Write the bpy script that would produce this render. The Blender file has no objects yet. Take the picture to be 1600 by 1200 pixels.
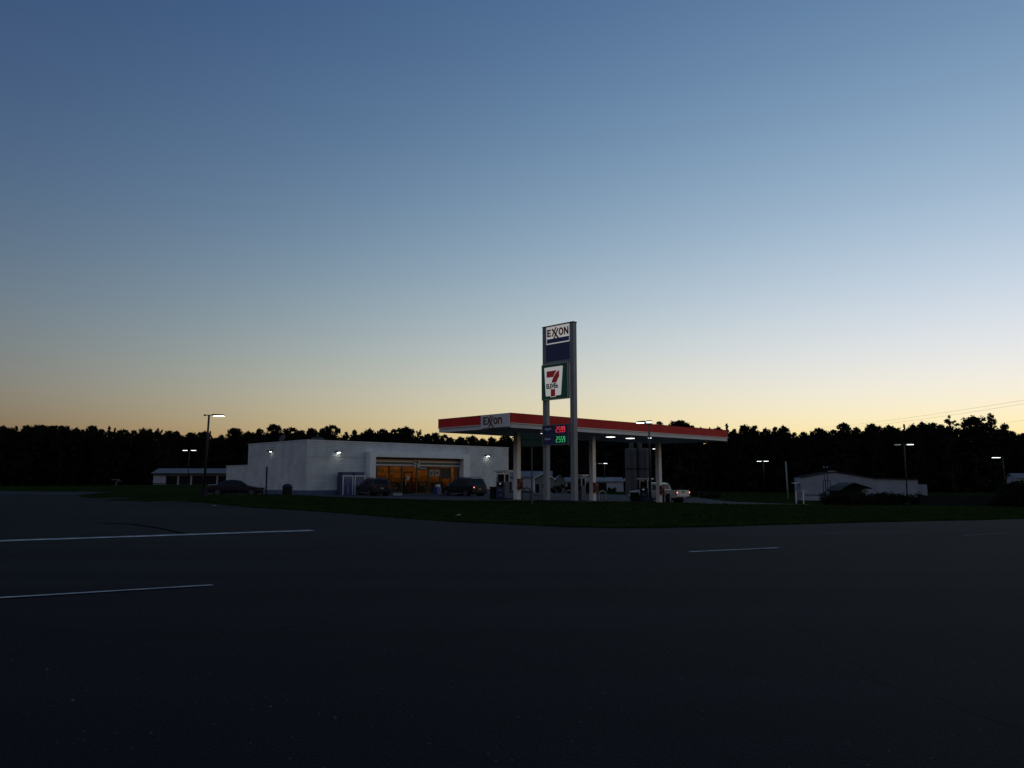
import bpy, bmesh, math, random
from mathutils import Matrix, Vector

# ------------------------------------------------------------------ camera, sky, exposure
S = bpy.context.scene
COL = S.collection
F, PITCH, EYE = 1240.0, math.atan(152 / 1240.0), 1.6
cam = bpy.data.cameras.new('camera'); camo = bpy.data.objects.new('camera', cam); COL.objects.link(camo)
cam.sensor_width = 36.0; cam.lens = 36.0 * F / 1600.0; cam.clip_start = 0.1; cam.clip_end = 9000
camo.location = (0, 0, EYE); camo.rotation_euler = (math.pi / 2 + PITCH, 0, 0)
S.camera = camo
S.render.engine = 'CYCLES'
S.cycles.use_denoising = True
S.cycles.max_bounces = 6
S.cycles.sample_clamp_indirect = 3.0
S.view_settings.view_transform = 'Standard'
S.view_settings.look = 'None'
S.view_settings.exposure = 0
S.view_settings.gamma = 1
w = bpy.data.worlds.new('World'); S.world = w; w.use_nodes = True
nt = w.node_tree; N = nt.nodes; LK = nt.links
sky = N.new('ShaderNodeTexSky'); sky.sky_type = 'NISHITA'; sky.sun_disc = False
sky.sun_elevation = math.radians(-3); sky.sun_rotation = math.radians(40)
sky.air_density = 1; sky.dust_density = 2; sky.ozone_density = 1
tc = N.new('ShaderNodeTexCoord'); mp = N.new('ShaderNodeMapping'); mp.inputs['Location'].default_value = (0, 0, 0.03)
LK.new(tc.outputs['Generated'], mp.inputs[0]); LK.new(mp.outputs[0], sky.inputs[0])
sep = N.new('ShaderNodeSeparateColor'); comb = N.new('ShaderNodeCombineColor'); LK.new(sky.outputs[0], sep.inputs[0])
SKY_POW = (2.03, 1.753, 1.10); SKY_MUL = (36.5, 22.2, 4.15); SKY_CMP = (.7, .7, .0)
for i in range(3):                      # film response of the dusk sky, per channel
    mx = N.new('ShaderNodeMath'); mx.operation = 'MAXIMUM'; mx.inputs[1].default_value = 0.002
    pw = N.new('ShaderNodeMath'); pw.operation = 'POWER'; pw.inputs[1].default_value = SKY_POW[i]
    ml = N.new('ShaderNodeMath'); ml.operation = 'MULTIPLY'; ml.inputs[1].default_value = SKY_MUL[i]
    a1 = N.new('ShaderNodeMath'); a1.operation = 'MULTIPLY_ADD'; a1.inputs[1].default_value = SKY_CMP[i]; a1.inputs[2].default_value = 1
    dv = N.new('ShaderNodeMath'); dv.operation = 'DIVIDE'
    LK.new(sep.outputs[i], mx.inputs[0]); LK.new(mx.outputs[0], pw.inputs[0]); LK.new(pw.outputs[0], ml.inputs[0])
    LK.new(ml.outputs[0], a1.inputs[0]); LK.new(ml.outputs[0], dv.inputs[0]); LK.new(a1.outputs[0], dv.inputs[1]); LK.new(dv.outputs[0], comb.inputs[i])
# away from the afterglow the sky turns to the paler, pinkish antitwilight
dot = N.new('ShaderNodeVectorMath'); dot.operation = 'DOT_PRODUCT'; dot.inputs[1].default_value = Vector((.15, .95, .28)).normalized()
LK.new(tc.outputs['Generated'], dot.inputs[0])
mr = N.new('ShaderNodeMapRange'); mr.interpolation_type = 'SMOOTHSTEP'; mr.inputs[1].default_value = -.2; mr.inputs[2].default_value = .55
mr.inputs[3].default_value = 1; mr.inputs[4].default_value = 0
LK.new(dot.outputs['Value'], mr.inputs[0])
bk = N.new('ShaderNodeMixRGB'); bk.inputs[1].default_value = (1, 1, 1, 1); bk.inputs[2].default_value = (2.7, 2.25, 1.55, 1); LK.new(mr.outputs[0], bk.inputs[0])
mm_ = N.new('ShaderNodeMixRGB'); mm_.blend_type = 'MULTIPLY'; mm_.inputs[0].default_value = 1; LK.new(comb.outputs[0], mm_.inputs[1]); LK.new(bk.outputs[0], mm_.inputs[2])
bg = N['Background']; LK.new(mm_.outputs[0], bg.inputs[0]); bg.inputs[1].default_value = 1.0
# the sun has set behind the wood: no sun lamp

# ------------------------------------------------------------------ helpers
R = random.Random(7)
CP, SP = math.cos(PITCH), math.sin(PITCH)
def zat(py, Y): return EYE + Y * math.tan(PITCH + math.atan((600 - py) / F))
def xat(px, Y, z=1.0): return (px - 800) / F * (Y * CP + (z - EYE) * SP)
def at(px, py, Y):
    z = zat(py, Y); return Vector((xat(px, Y, z), Y, z))
def tline(px, P, d, z=1.0):            # distance along the line P + t d at which it stands over column px
    k = (px - 800) / F
    return (k * (P[1] * CP + (z - EYE) * SP) - P[0]) / (d[0] - k * d[1] * CP)

TH = math.radians(43.2)
A = Vector((math.cos(TH), math.sin(TH), 0)); B = Vector((-math.sin(TH), math.cos(TH), 0))

CTRL = [(0, -40, 0), (0, 0, 0), (0, 12, 0), (-14, 21, 0), (4, 27, 0), (14, 25, 0), (23, 35, -.05), (60, 50, -.15), (-40, 20, 0), (40, 10, 0),
        (-38, 73, .02), (-2.5, 31.5, 0), (-15.5, 48, 0), (-60, 60, 0), (-60, 118, .05), (-150, 125, .1), (-27, 60, .05),
        (3.2, 53.5, .22), (-12, 60, .3), (0.4, 59, .24), (6.5, 65, .02), (13, 71, -.25), (16, 71, -.4),
        (-19, 75, .3), (-10, 84, .3), (0, 92, .2), (-26, 85, .4), (-25, 74, .26), (-24, 65.5, .56), (-20, 63.5, .5), (-12, 74, .2), (-3, 76, .18),
        (-70, 165, .87), (-55, 165, .9), (-90, 150, .7), (-40, 160, .9), (-150, 190, .5), (0, 150, .0), (20, 150, -.3), (39.5, 79, -.95), (36, 88, -1.15),
        (24, 78, -.65), (43, 125, -1.4), (55, 90, -1.1), (75, 95, -1.1), (43, 139, -1.2), (70, 200, -1.2), (140, 200, -1.0), (0, 200, -.3), (-70, 210, .6), (-200, 260, .4), (200, 120, -.6), (0, 900, 0), (500, 500, 0), (-500, 500, 0), (-600, 0, 0), (600, 0, 0)]
def hz(x, y):
    s = n = 0.0
    for cx, cy, cz in CTRL:
        d = (x - cx) ** 2 + (y - cy) ** 2 + 4.0
        k = 1.0 / (d * math.sqrt(d)); s += k * cz; n += k
    return s / n

class MB:
    def __init__(self): self.v = []; self.f = []
    def add(self, vs, fs):
        o = len(self.v); self.v += [tuple(p) for p in vs]; self.f += [[i + o for i in f] for f in fs]; return self
    def box(self, x0, x1, y0, y1, z0, z1, m=None):
        vs = [Vector((x, y, z)) for z in (z0, z1) for y in (y0, y1) for x in (x0, x1)]
        if m: vs = [m @ p for p in vs]
        return self.add(vs, [(0, 2, 3, 1), (4, 5, 7, 6), (0, 1, 5, 4), (2, 6, 7, 3), (0, 4, 6, 2), (1, 3, 7, 5)])
    def tube(self, p, q, r, r2=None, n=10, cap=True):
        p, q = Vector(p), Vector(q); r2 = r if r2 is None else r2
        d = (q - p).normalized(); u = d.orthogonal().normalized(); v = d.cross(u)
        vs = []
        for c, rr in ((p, r), (q, r2)):
            for i in range(n):
                a = 2 * math.pi * i / n; vs.append(c + u * math.cos(a) * rr + v * math.sin(a) * rr)
        fs = [(i, (i + 1) % n, n + (i + 1) % n, n + i) for i in range(n)]
        if cap: fs += [tuple(range(n))[::-1], tuple(range(n, 2 * n))]
        return self.add(vs, fs)
    def path(self, pts, r, n=8):
        for a, b in zip(pts, pts[1:]): self.tube(a, b, r, n=n)
        return self
    def lathe(self, prof, n=16, c=(0, 0, 0)):
        vs = []; fs = []
        for r, z in prof:
            for i in range(n):
                a = 2 * math.pi * i / n; vs.append((c[0] + r * math.cos(a), c[1] + r * math.sin(a), c[2] + z))
        for k in range(len(prof) - 1):
            for i in range(n): fs.append((k * n + i, k * n + (i + 1) % n, (k + 1) * n + (i + 1) % n, (k + 1) * n + i))
        fs.append(tuple(range(n))[::-1]); fs.append(tuple(range((len(prof) - 1) * n, len(prof) * n)))
        return self.add(vs, fs)
    def prism(self, pts, fn):            # fn(u, v, k) maps outline points, k = 0 back, 1 front
        n = len(pts); vs = [fn(u, v, 0) for u, v in pts] + [fn(u, v, 1) for u, v in pts]
        fs = [tuple(range(n))[::-1], tuple(range(n, 2 * n))] + [(i, (i + 1) % n, n + (i + 1) % n, n + i) for i in range(n)]
        return self.add(vs, fs)
    def build(self, name, m, parent=None, loc=None, rz=0, bev=0, smooth=False):
        me = bpy.data.meshes.new(name); me.from_pydata([tuple(p) for p in self.v], [], self.f)
        bm = bmesh.new(); bm.from_mesh(me); bmesh.ops.recalc_face_normals(bm, faces=bm.faces); bm.to_mesh(me); bm.free()
        me.materials.append(m)
        if smooth:
            me.polygons.foreach_set('use_smooth', [True] * len(me.polygons))
        o = bpy.data.objects.new(name, me); COL.objects.link(o)
        if parent: o.parent = parent
        if loc is not None: o.location = loc
        o.rotation_euler.z = rz
        if bev:
            b = o.modifiers.new('bevel', 'BEVEL'); b.width = bev; b.segments = 2; b.limit_method = 'ANGLE'
        return o

def tag(o, label, cat, group=None, kind=None):
    o['label'] = label; o['category'] = cat
    if group: o['group'] = group
    if kind: o['kind'] = kind
    return o
def thing(name, label, cat, loc=(0, 0, 0), rz=0, group=None):
    o = bpy.data.objects.new(name, None); COL.objects.link(o); o.location = loc; o.rotation_euler.z = rz
    o.empty_display_size = .2
    return tag(o, label, cat, group)
def struct(o): o['kind'] = 'structure'; return o
KIDS = {}
def dup(root, loc, rz, label, group=None):
    def cp(o, par):
        c = o.copy(); COL.objects.link(c)
        if par: c.parent = par
        for k in [x for x in o.children]: cp(k, c)
        return c
    r = cp(root, None); r.location = loc; r.rotation_euler.z = rz; r['label'] = label
    if group: r['group'] = group
    return r

MATS = {}
def mat(name, col, rough=.7, metal=0, noise=0, scale=4, bump=0, emit=None, estr=0, spec=.5, coat=0):
    if name in MATS: return MATS[name]
    m = bpy.data.materials.new(name); m.use_nodes = True; t = m.node_tree; p = t.nodes['Principled BSDF']
    p.inputs['Base Color'].default_value = (*col, 1); p.inputs['Roughness'].default_value = rough
    p.inputs['Metallic'].default_value = metal; p.inputs['Specular IOR Level'].default_value = spec
    p.inputs['Coat Weight'].default_value = coat
    if noise or bump:
        co = t.nodes.new('ShaderNodeTexCoord'); nz = t.nodes.new('ShaderNodeTexNoise'); nz.inputs['Scale'].default_value = scale; nz.inputs['Detail'].default_value = 6
        t.links.new(co.outputs['Object'], nz.inputs['Vector'])
        if noise:
            rp = t.nodes.new('ShaderNodeValToRGB'); e = rp.color_ramp.elements
            e[0].position = .3; e[1].position = .7
            e[0].color = (*[c * (1 - noise) for c in col], 1); e[1].color = (*[min(1, c * (1 + noise)) for c in col], 1)
            t.links.new(nz.outputs['Fac'], rp.inputs[0]); t.links.new(rp.outputs[0], p.inputs['Base Color'])
        if bump:
            b = t.nodes.new('ShaderNodeBump'); b.inputs['Strength'].default_value = bump; b.inputs['Distance'].default_value = .02
            t.links.new(nz.outputs['Fac'], b.inputs['Height']); t.links.new(b.outputs[0], p.inputs['Normal'])
    if emit:
        p.inputs['Emission Color'].default_value = (*emit, 1); p.inputs['Emission Strength'].default_value = estr
    MATS[name] = m; return m

def text(s, h, m, parent, X, Y, O, name='lettering', xs=1.0, ext=.01, align='LEFT', bold=0.0):
    cu = bpy.data.curves.new('txt', 'FONT'); cu.body = s; cu.size = h / .7; cu.extrude = ext; cu.align_x = align; cu.resolution_u = 3; cu.offset = bold
    o = bpy.data.objects.new('txt', cu); COL.objects.link(o); bpy.context.view_layer.update()
    me = bpy.data.meshes.new_from_object(o.evaluated_get(bpy.context.evaluated_depsgraph_get()))
    bpy.data.objects.remove(o); bpy.data.curves.remove(cu)
    X, Y, O = Vector(X), Vector(Y), Vector(O); Z = X.cross(Y)
    M = Matrix(((X.x * xs, Y.x, Z.x, O.x), (X.y * xs, Y.y, Z.y, O.y), (X.z * xs, Y.z, Z.z, O.z), (0, 0, 0, 1)))
    me.transform(M); me.materials.clear(); me.materials.append(m); me.name = name
    r = bpy.data.objects.new(name, me); COL.objects.link(r); r.parent = parent
    return r

# ------------------------------------------------------------------ materials
def asphalt(name, c0, c1, crack=True, rough=.88, spec=.085):
    m = bpy.data.materials.new(name); m.use_nodes = True; t = m.node_tree; p = t.nodes['Principled BSDF']; n = t.nodes.new; l = t.links.new
    co = n('ShaderNodeTexCoord')
    big = n('ShaderNodeTexNoise'); big.inputs['Scale'].default_value = .16; big.inputs['Detail'].default_value = 5; l(co.outputs['Object'], big.inputs['Vector'])
    fine = n('ShaderNodeTexNoise'); fine.inputs['Scale'].default_value = 45; fine.inputs['Detail'].default_value = 4; l(co.outputs['Object'], fine.inputs['Vector'])
    r1 = n('ShaderNodeValToRGB'); r1.color_ramp.elements[0].color = (*c0, 1); r1.color_ramp.elements[1].color = (*c1, 1)
    r1.color_ramp.elements[0].position = .35; r1.color_ramp.elements[1].position = .68; l(big.outputs['Fac'], r1.inputs[0])
    r2 = n('ShaderNodeValToRGB'); e = r2.color_ramp.elements; e[0].position = .25; e[0].color = (.3, .3, .3, 1); e[1].position = .72; e[1].color = (1.9, 1.9, 1.9, 1); l(fine.outputs['Fac'], r2.inputs[0])
    mu = n('ShaderNodeMixRGB'); mu.blend_type = 'MULTIPLY'; mu.inputs[0].default_value = 1; l(r1.outputs[0], mu.inputs[1]); l(r2.outputs[0], mu.inputs[2])
    out = mu.outputs[0]
    if crack:
        rm = n('ShaderNodeMapping'); rm.inputs['Rotation'].default_value = (0, 0, math.radians(-28)); rm.inputs['Scale'].default_value = (.018, .55, 1); l(co.outputs['Object'], rm.inputs[0])
        ln = n('ShaderNodeTexNoise'); ln.inputs['Scale'].default_value = 1; ln.inputs['Detail'].default_value = 3; l(rm.outputs[0], ln.inputs['Vector'])
        lr = n('ShaderNodeValToRGB'); lr.color_ramp.elements[0].position = .38; lr.color_ramp.elements[0].color = (.68, .68, .68, 1); lr.color_ramp.elements[1].position = .62; lr.color_ramp.elements[1].color = (1.2, 1.2, 1.2, 1); l(ln.outputs['Fac'], lr.inputs[0])
        ml_ = n('ShaderNodeMixRGB'); ml_.blend_type = 'MULTIPLY'; ml_.inputs[0].default_value = 1; l(out, ml_.inputs[1]); l(lr.outputs[0], ml_.inputs[2]); out = ml_.outputs[0]
    # pale chips of aggregate
    vo = n('ShaderNodeTexVoronoi'); vo.inputs['Scale'].default_value = 22; l(co.outputs['Object'], vo.inputs['Vector'])
    ra = n('ShaderNodeMath'); ra.operation = 'GREATER_THAN'; ra.inputs[1].default_value = .975
    sc = n('ShaderNodeSeparateColor'); l(vo.outputs['Color'], sc.inputs[0]); l(sc.outputs[0], ra.inputs[0])
    ds = n('ShaderNodeMath'); ds.operation = 'LESS_THAN'; ds.inputs[1].default_value = .22; l(vo.outputs['Distance'], ds.inputs[0])
    an = n('ShaderNodeMath'); an.operation = 'MULTIPLY'; l(ra.outputs[0], an.inputs[0]); l(ds.outputs[0], an.inputs[1])
    m2 = n('ShaderNodeMixRGB'); l(an.outputs[0], m2.inputs[0]); l(out, m2.inputs[1]); m2.inputs[2].default_value = (.06, .06, .06, 1); out = m2.outputs[0]
    if crack:
        wv = n('ShaderNodeTexVoronoi'); wv.feature = 'DISTANCE_TO_EDGE'; wv.inputs['Scale'].default_value = .06
        ns = n('ShaderNodeTexNoise'); ns.inputs['Scale'].default_value = .7; l(co.outputs['Object'], ns.inputs['Vector'])
        ad = n('ShaderNodeVectorMath'); ad.operation = 'MULTIPLY_ADD'; l(ns.outputs['Color'], ad.inputs[0]); ad.inputs[1].default_value = (1.6, 1.6, 0); l(co.outputs['Object'], ad.inputs[2])
        l(ad.outputs[0], wv.inputs['Vector'])
        lt = n('ShaderNodeMath'); lt.operation = 'LESS_THAN'; lt.inputs[1].default_value = .0011; l(wv.outputs['Distance'], lt.inputs[0])
        m3 = n('ShaderNodeMixRGB'); l(lt.outputs[0], m3.inputs[0]); l(out, m3.inputs[1]); m3.inputs[2].default_value = (.003, .0032, .0036, 1); out = m3.outputs[0]
    l(out, p.inputs['Base Color']); p.inputs['Roughness'].default_value = rough; p.inputs['Specular IOR Level'].default_value = spec
    b = n('ShaderNodeBump'); b.inputs['Strength'].default_value = .5; b.inputs['Distance'].default_value = .012; l(fine.outputs['Fac'], b.inputs['Height']); l(b.outputs[0], p.inputs['Normal'])
    return m
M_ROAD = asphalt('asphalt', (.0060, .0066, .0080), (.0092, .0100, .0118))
M_APRON = asphalt('worn_concrete', (.018, .020, .022), (.027, .029, .032), crack=False)
M_LOT = asphalt('forecourt_concrete', (.040, .040, .042), (.058, .057, .057), crack=True)
M_GRASS = mat('grass_ground', (.018, .031, .008), 1, noise=.4, scale=.9, spec=0)
M_BLADE = mat('grass_blades', (.030, .052, .014), .9, noise=.4, scale=.7, spec=0)
def thin_leaf(m, k):                   # blades and leaves let part of the light through
    t = m.node_tree; p = t.nodes['Principled BSDF']; tr = t.nodes.new('ShaderNodeBsdfTranslucent'); mx = t.nodes.new('ShaderNodeMixShader'); mx.inputs[0].default_value = k
    src = p.inputs['Base Color'].links[0].from_socket; t.links.new(src, tr.inputs[0]); t.links.new(p.outputs[0], mx.inputs[1]); t.links.new(tr.outputs[0], mx.inputs[2]); t.links.new(mx.outputs[0], t.nodes['Material Output'].inputs[0])
thin_leaf(M_BLADE, .45)
M_LEAF = mat('foliage', (.016, .020, .010), .95, noise=.4, scale=.5, spec=.1)
M_BARK = mat('bark', (.03, .025, .02), .95, noise=.3, scale=3, spec=.1)
M_WHITE = mat('white_paint', (.82, .82, .82), .6, noise=.06, scale=2)
M_OFFW = mat('canopy_white', (.70, .71, .74), .5, noise=.05, scale=1.5)
M_RED = mat('canopy_red', (.68, .034, .030), .6, noise=.12, scale=.8, spec=.15)
M_GREYP = mat('grey_steel_paint', (.25, .255, .275), .5, noise=.1, scale=2)
M_DARKM = mat('dark_bronze_metal', (.022, .022, .024), .6, noise=.2, spec=.2)
M_LAMP = mat('lamp_lens', (.9, .9, .9), .5, emit=(.95, 1, .98), estr=3.2)
M_LAMPD = mat('lamp_lens_dim', (.5, .5, .5), .5, emit=(.95, 1, .98), estr=.22)
M_LAMPW = mat('wall_lamp_lens', (.9, .9, .9), .5, emit=(.92, 1, .92), estr=7)
M_LAMPC = mat('canopy_lamp_lens', (.9, .9, .9), .5, emit=(1, .98, .92), estr=3.0)
M_NAVY = mat('navy_panel', (.022, .045, .14), .45, noise=.12)
M_BLUE = mat('blue_panel', (.03, .06, .22), .45, noise=.1)
M_SIGNW = mat('sign_white', (.8, .8, .78), .4, noise=.04, emit=(1, .98, .94), estr=.26)  # faint emission added to brighten the sign panels, red and green ones too
M_SIGNR = mat('sign_red', (.42, .02, .02), .45, emit=(.5, .02, .02), estr=.1)
M_SIGNDR = mat('letter_dark_red', (.24, .012, .011), .5)
M_SIGNG = mat('sign_green', (.006, .075, .036), .45, emit=(.0, .2, .09), estr=.03)
M_BLACK = mat('black', (.01, .01, .011), .7, spec=.15)
M_LEDR = mat('led_red', (.1, 0, 0), .5, emit=(1, .05, .07), estr=1.0)
M_LEDG = mat('led_green', (0, .1, 0), .5, emit=(.06, .8, .22), estr=.75)
M_RUBBER = mat('rubber', (.015, .015, .016), .85)
M_ALU = mat('aluminium', (.35, .36, .37), .4, metal=.7, noise=.1)
M_TAIL = mat('tail_lamp', (.25, .01, .01), .3, noise=.1)
M_TAILON = mat('tail_lamp_lit', (.5, .02, .02), .3, emit=(1, .25, .2), estr=3.5)
M_CARGLASS = mat('car_glass', (.006, .007, .009), .15, noise=.2, spec=.3)
M_GALV = mat('galvanised_sheet', (.075, .075, .085), .7, metal=0, noise=.15, scale=1)
M_ROOFM = mat('metal_roof', (.17, .175, .19), .8, noise=.12, scale=.6)
M_SHEDW = mat('shed_white', (.33, .35, .40), .7, noise=.1, scale=.8)
M_SHEDD = mat('shed_dark', (.014, .014, .016), .9, noise=.2, spec=.05)
M_BLUEBAND = mat('painted_blue_base', (.07, .10, .18), .6, noise=.2, scale=1.2)
def block_wall():
    m = bpy.data.materials.new('painted_block'); m.use_nodes = True; t = m.node_tree; p = t.nodes['Principled BSDF']; n = t.nodes.new; l = t.links.new
    co = n('ShaderNodeTexCoord'); s = n('ShaderNodeSeparateXYZ'); l(co.outputs['Object'], s.inputs[0])
    ad = n('ShaderNodeMath'); l(s.outputs['X'], ad.inputs[0]); l(s.outputs['Y'], ad.inputs[1])
    c = n('ShaderNodeCombineXYZ'); l(ad.outputs[0], c.inputs[0]); l(s.outputs['Z'], c.inputs[1])
    br = n('ShaderNodeTexBrick'); l(c.outputs[0], br.inputs['Vector']); br.inputs['Scale'].default_value = 1; br.inputs['Brick Width'].default_value = .4; br.inputs['Row Height'].default_value = .2; br.inputs['Mortar Size'].default_value = .015
    br.inputs['Color1'].default_value = (.76, .77, .78, 1); br.inputs['Color2'].default_value = (.71, .72, .74, 1); br.inputs['Mortar'].default_value = (.46, .47, .49, 1)
    nz = n('ShaderNodeTexNoise'); nz.inputs['Scale'].default_value = .8; nz.inputs['Detail'].default_value = 7; l(co.outputs['Object'], nz.inputs['Vector'])
    rp = n('ShaderNodeValToRGB'); rp.color_ramp.elements[0].position = .3; rp.color_ramp.elements[0].color = (.72, .72, .72, 1); rp.color_ramp.elements[1].position = .7; l(nz.outputs['Fac'], rp.inputs[0])
    mu = n('ShaderNodeMixRGB'); mu.blend_type = 'MULTIPLY'; mu.inputs[0].default_value = 1; l(br.outputs['Color'], mu.inputs[1]); l(rp.outputs[0], mu.inputs[2]); l(mu.outputs[0], p.inputs['Base Color'])
    p.inputs['Roughness'].default_value = .75
    b = n('ShaderNodeBump'); b.inputs['Strength'].default_value = .6; b.inputs['Distance'].default_value = .01; b.invert = True; l(br.outputs['Fac'], b.inputs['Height']); l(b.outputs[0], p.inputs['Normal'])
    return m
M_BLOCK = block_wall()
def glass_mat():
    m = bpy.data.materials.new('shop_glass'); m.use_nodes = True; t = m.node_tree; n = t.nodes.new; l = t.links.new
    t.nodes.remove(t.nodes['Principled BSDF'])
    tr = n('ShaderNodeBsdfTransparent'); tr.inputs[0].default_value = (.82, .84, .82, 1); gl = n('ShaderNodeBsdfGlossy'); gl.inputs['Roughness'].default_value = .03
    fr = n('ShaderNodeFresnel'); fr.inputs[0].default_value = 1.45; mx = n('ShaderNodeMixShader'); l(fr.outputs[0], mx.inputs[0]); l(tr.outputs[0], mx.inputs[1]); l(gl.outputs[0], mx.inputs[2])
    l(mx.outputs[0], t.nodes['Material Output'].inputs[0]); return m
M_GLASS = glass_mat()

# ------------------------------------------------------------------ ground, roads
def sheet(name, poly, off, m, step=4.0):
    bm = bmesh.new(); vs = [bm.verts.new((x, y, 0)) for x, y in poly]; bm.faces.new(vs)
    xs = [p[0] for p in poly]; ys = [p[1] for p in poly]
    for ax, lo, hi in ((0, min(xs), max(xs)), (1, min(ys), max(ys))):
        k = math.ceil(lo / step) * step
        while k < hi:
            st = step if abs(k) < 140 else step * 5
            g = bm.verts[:] + bm.edges[:] + bm.faces[:]
            bmesh.ops.bisect_plane(bm, geom=g, plane_co=(k, k, 0), plane_no=((1, 0, 0) if ax == 0 else (0, 1, 0)))
            k += st
    bmesh.ops.triangulate(bm, faces=bm.faces)
    for v in bm.verts: v.co.z = hz(v.co.x, v.co.y) + off
    bmesh.ops.recalc_face_normals(bm, faces=bm.faces)
    me = bpy.data.meshes.new(name); bm.to_mesh(me); bm.free(); me.materials.append(m)
    if me.polygons and me.polygons[0].normal.z < 0: me.flip_normals()
    o = bpy.data.objects.new(name, me); COL.objects.link(o); return struct(o)

def ground():
    def axis(lo, hi): 
        a = [lo * 8, lo * 4, lo * 2, lo * 1.4]; k = lo
        while k <= hi: a.append(k); k += 4.0
        return a + [hi * 1.4, hi * 2, hi * 4, hi * 8]
    X = axis(-200, 200); Y = [-1500, -500, -150] + [4.0 * k for k in range(-14, 66)] + [330, 450, 700, 1200, 2400]
    vs = [(x, y, hz(x, y)) for y in Y for x in X]; n = len(X)
    fs = [(j * n + i, j * n + i + 1, (j + 1) * n + i + 1, (j + 1) * n + i) for j in range(len(Y) - 1) for i in range(n - 1)]
    mb = MB(); mb.v = vs; mb.f = fs
    struct(mb.build('ground', M_GRASS, smooth=True))
ground()
EDGE = [(300, 150), (90, 61), (45, 43.6), (22.6, 35.2), (12, 30.4), (7.2, 28.2), (5.2, 27.5), (3.6, 27.4), (1.8, 28.1), (-2.5, 31.7), (-9, 39.7), (-15.5, 48), (-27, 60.5), (-38, 73), (-43, 79.5), (-44.5, 82), (-45, 85), (-50, 97), (-58, 117)]
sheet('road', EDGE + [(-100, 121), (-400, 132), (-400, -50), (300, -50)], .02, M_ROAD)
sheet('concrete_apron', [(-45.5, 82), (-46, 85), (-51, 97), (-58.5, 116), (-100, 120.5), (-180, 124), (-180, 80)], .035, M_APRON)
LOT = [(-34, 86), (-28, 76), (-20, 68), (-10, 60.5), (-4, 57), (1.2, 55.6), (2.2, 55.9), (4.6, 54.0), (5.2, 54.2), (12, 59.5), (18, 64.2), (26, 73), (36.5, 88), (36.2, 89.5), (26, 82), (24, 95), (25, 112), (0, 120), (-20, 112), (-30, 102)]
sheet('forecourt', LOT, .03, M_LOT)

def line_mark(p, q, wd, off=.034, name='road_marking', m=None):
    p, q = Vector((*p, 0)), Vector((*q, 0)); d = (q - p).normalized(); n_ = Vector((-d.y, d.x, 0)) * wd / 2
    mb = MB(); L = (q - p).length; k = max(1, int(L / 1.0))
    rr = random.Random(int(p.x * 10))
    for i in range(k + 1):
        c = p + d * L * i / k
        for s in (-1, 1):
            e = c + n_ * s * (1 + rr.uniform(-.08, .08)); mb.v.append((e.x, e.y, hz(e.x, e.y) + off))
    mb.f = [(2 * i, 2 * i + 1, 2 * i + 3, 2 * i + 2) for i in range(k)]
    return struct(mb.build(name, m or M_MARK))
M_FAINT = mat('faded_marking', (.12, .12, .12), .9, noise=.5, scale=2)
M_MARK = mat('worn_marking', (.40, .40, .39), .9, noise=.5, scale=2.2)
def gp(px, py):
    Y = (EYE) / -math.tan(PITCH + math.atan((600 - py) / F)); return (xat(px, Y, 0), Y)
a_, b_ = gp(-60, 849), gp(488, 830.5); line_mark(a_, b_, .56)
a_, b_ = gp(-60, 941.5), gp(332, 917.3); line_mark(a_, b_, .11)
a_, b_ = gp(1078, 864.5), gp(1216, 858); line_mark(a_, b_, .15)
a_, b_ = gp(1160, 839.5), gp(1520, 829); line_mark(a_, b_, .04, m=M_FAINT)
a_, b_ = gp(1505, 838.5), gp(1570, 834.5); line_mark(a_, b_, .07, m=M_FAINT)

rr_ = random.Random(2)
M_TAR = mat('tar_seam', (.0042, .0045, .0052), 1, spec=0)
for pl in [[(160, 819.5), (205, 820.5), (250, 827), (300, 838)]]:
    for p_, q_ in zip(pl, pl[1:]): line_mark(gp(*p_), gp(*q_), rr_.uniform(.09, .16), .028, 'tar_seam')
for o_ in [o for o in COL.objects if o.name.startswith('tar_seam')]: o_.data.materials.clear(); o_.data.materials.append(M_TAR)
# tufts of grass on the bank
def grass():
    rr = random.Random(3); mb = MB()
    def inside(x, y):                     # inside the bank between the road edge and the forecourt
        def pin(poly):
            c = False; j = len(poly) - 1
            for i in range(len(poly)):
                xi, yi = poly[i]; xj, yj = poly[j]
                if (yi > y) != (yj > y) and x < (xj - xi) * (y - yi) / (yj - yi) + xi: c = not c
                j = i
            return c
        return not pin(ROADP) and not pin(LOT)
    ROADP = EDGE + [(-100, 121), (-400, 132), (-400, -50), (300, -50)]
    n = 0; tries = 0
    while n < 26000 and tries < 400000:
        tries += 1
        if rr.random() < .45:
            i = rr.randrange(2, 14); t = rr.random(); (x0, y0), (x1, y1) = EDGE[i], EDGE[i + 1]
            x = x0 + (x1 - x0) * t + rr.gauss(0, .35); y = y0 + (y1 - y0) * t + abs(rr.gauss(0, .6)) + .02
        else:
            y = 27 + 60 * rr.random() ** 1.3; x = rr.uniform(-.62, .66) * y
        if not inside(x, y): continue
        z = hz(x, y); n += 1
        h = rr.uniform(.04, .10) * (1.5 if rr.random() < .08 else 1)
        for k in range(2):
            a = rr.uniform(0, math.pi); wv = rr.uniform(.03, .07); dx, dy = math.cos(a) * wv, math.sin(a) * wv; lx, ly = rr.gauss(0, .04), rr.gauss(0, .04)
            o = len(mb.v); mb.v += [(x - dx, y - dy, z), (x + dx, y + dy, z), (x + lx, y + ly, z + h)]; mb.f.append((o, o + 1, o + 2))
    me = bpy.data.meshes.new('grass'); me.from_pydata(mb.v, [], mb.f); me.materials.append(M_BLADE)
    o = bpy.data.objects.new('grass', me); COL.objects.link(o)
    tag(o, 'short dark grass covering the bank between road and filling station', 'grass', kind='stuff')
grass()

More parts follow.
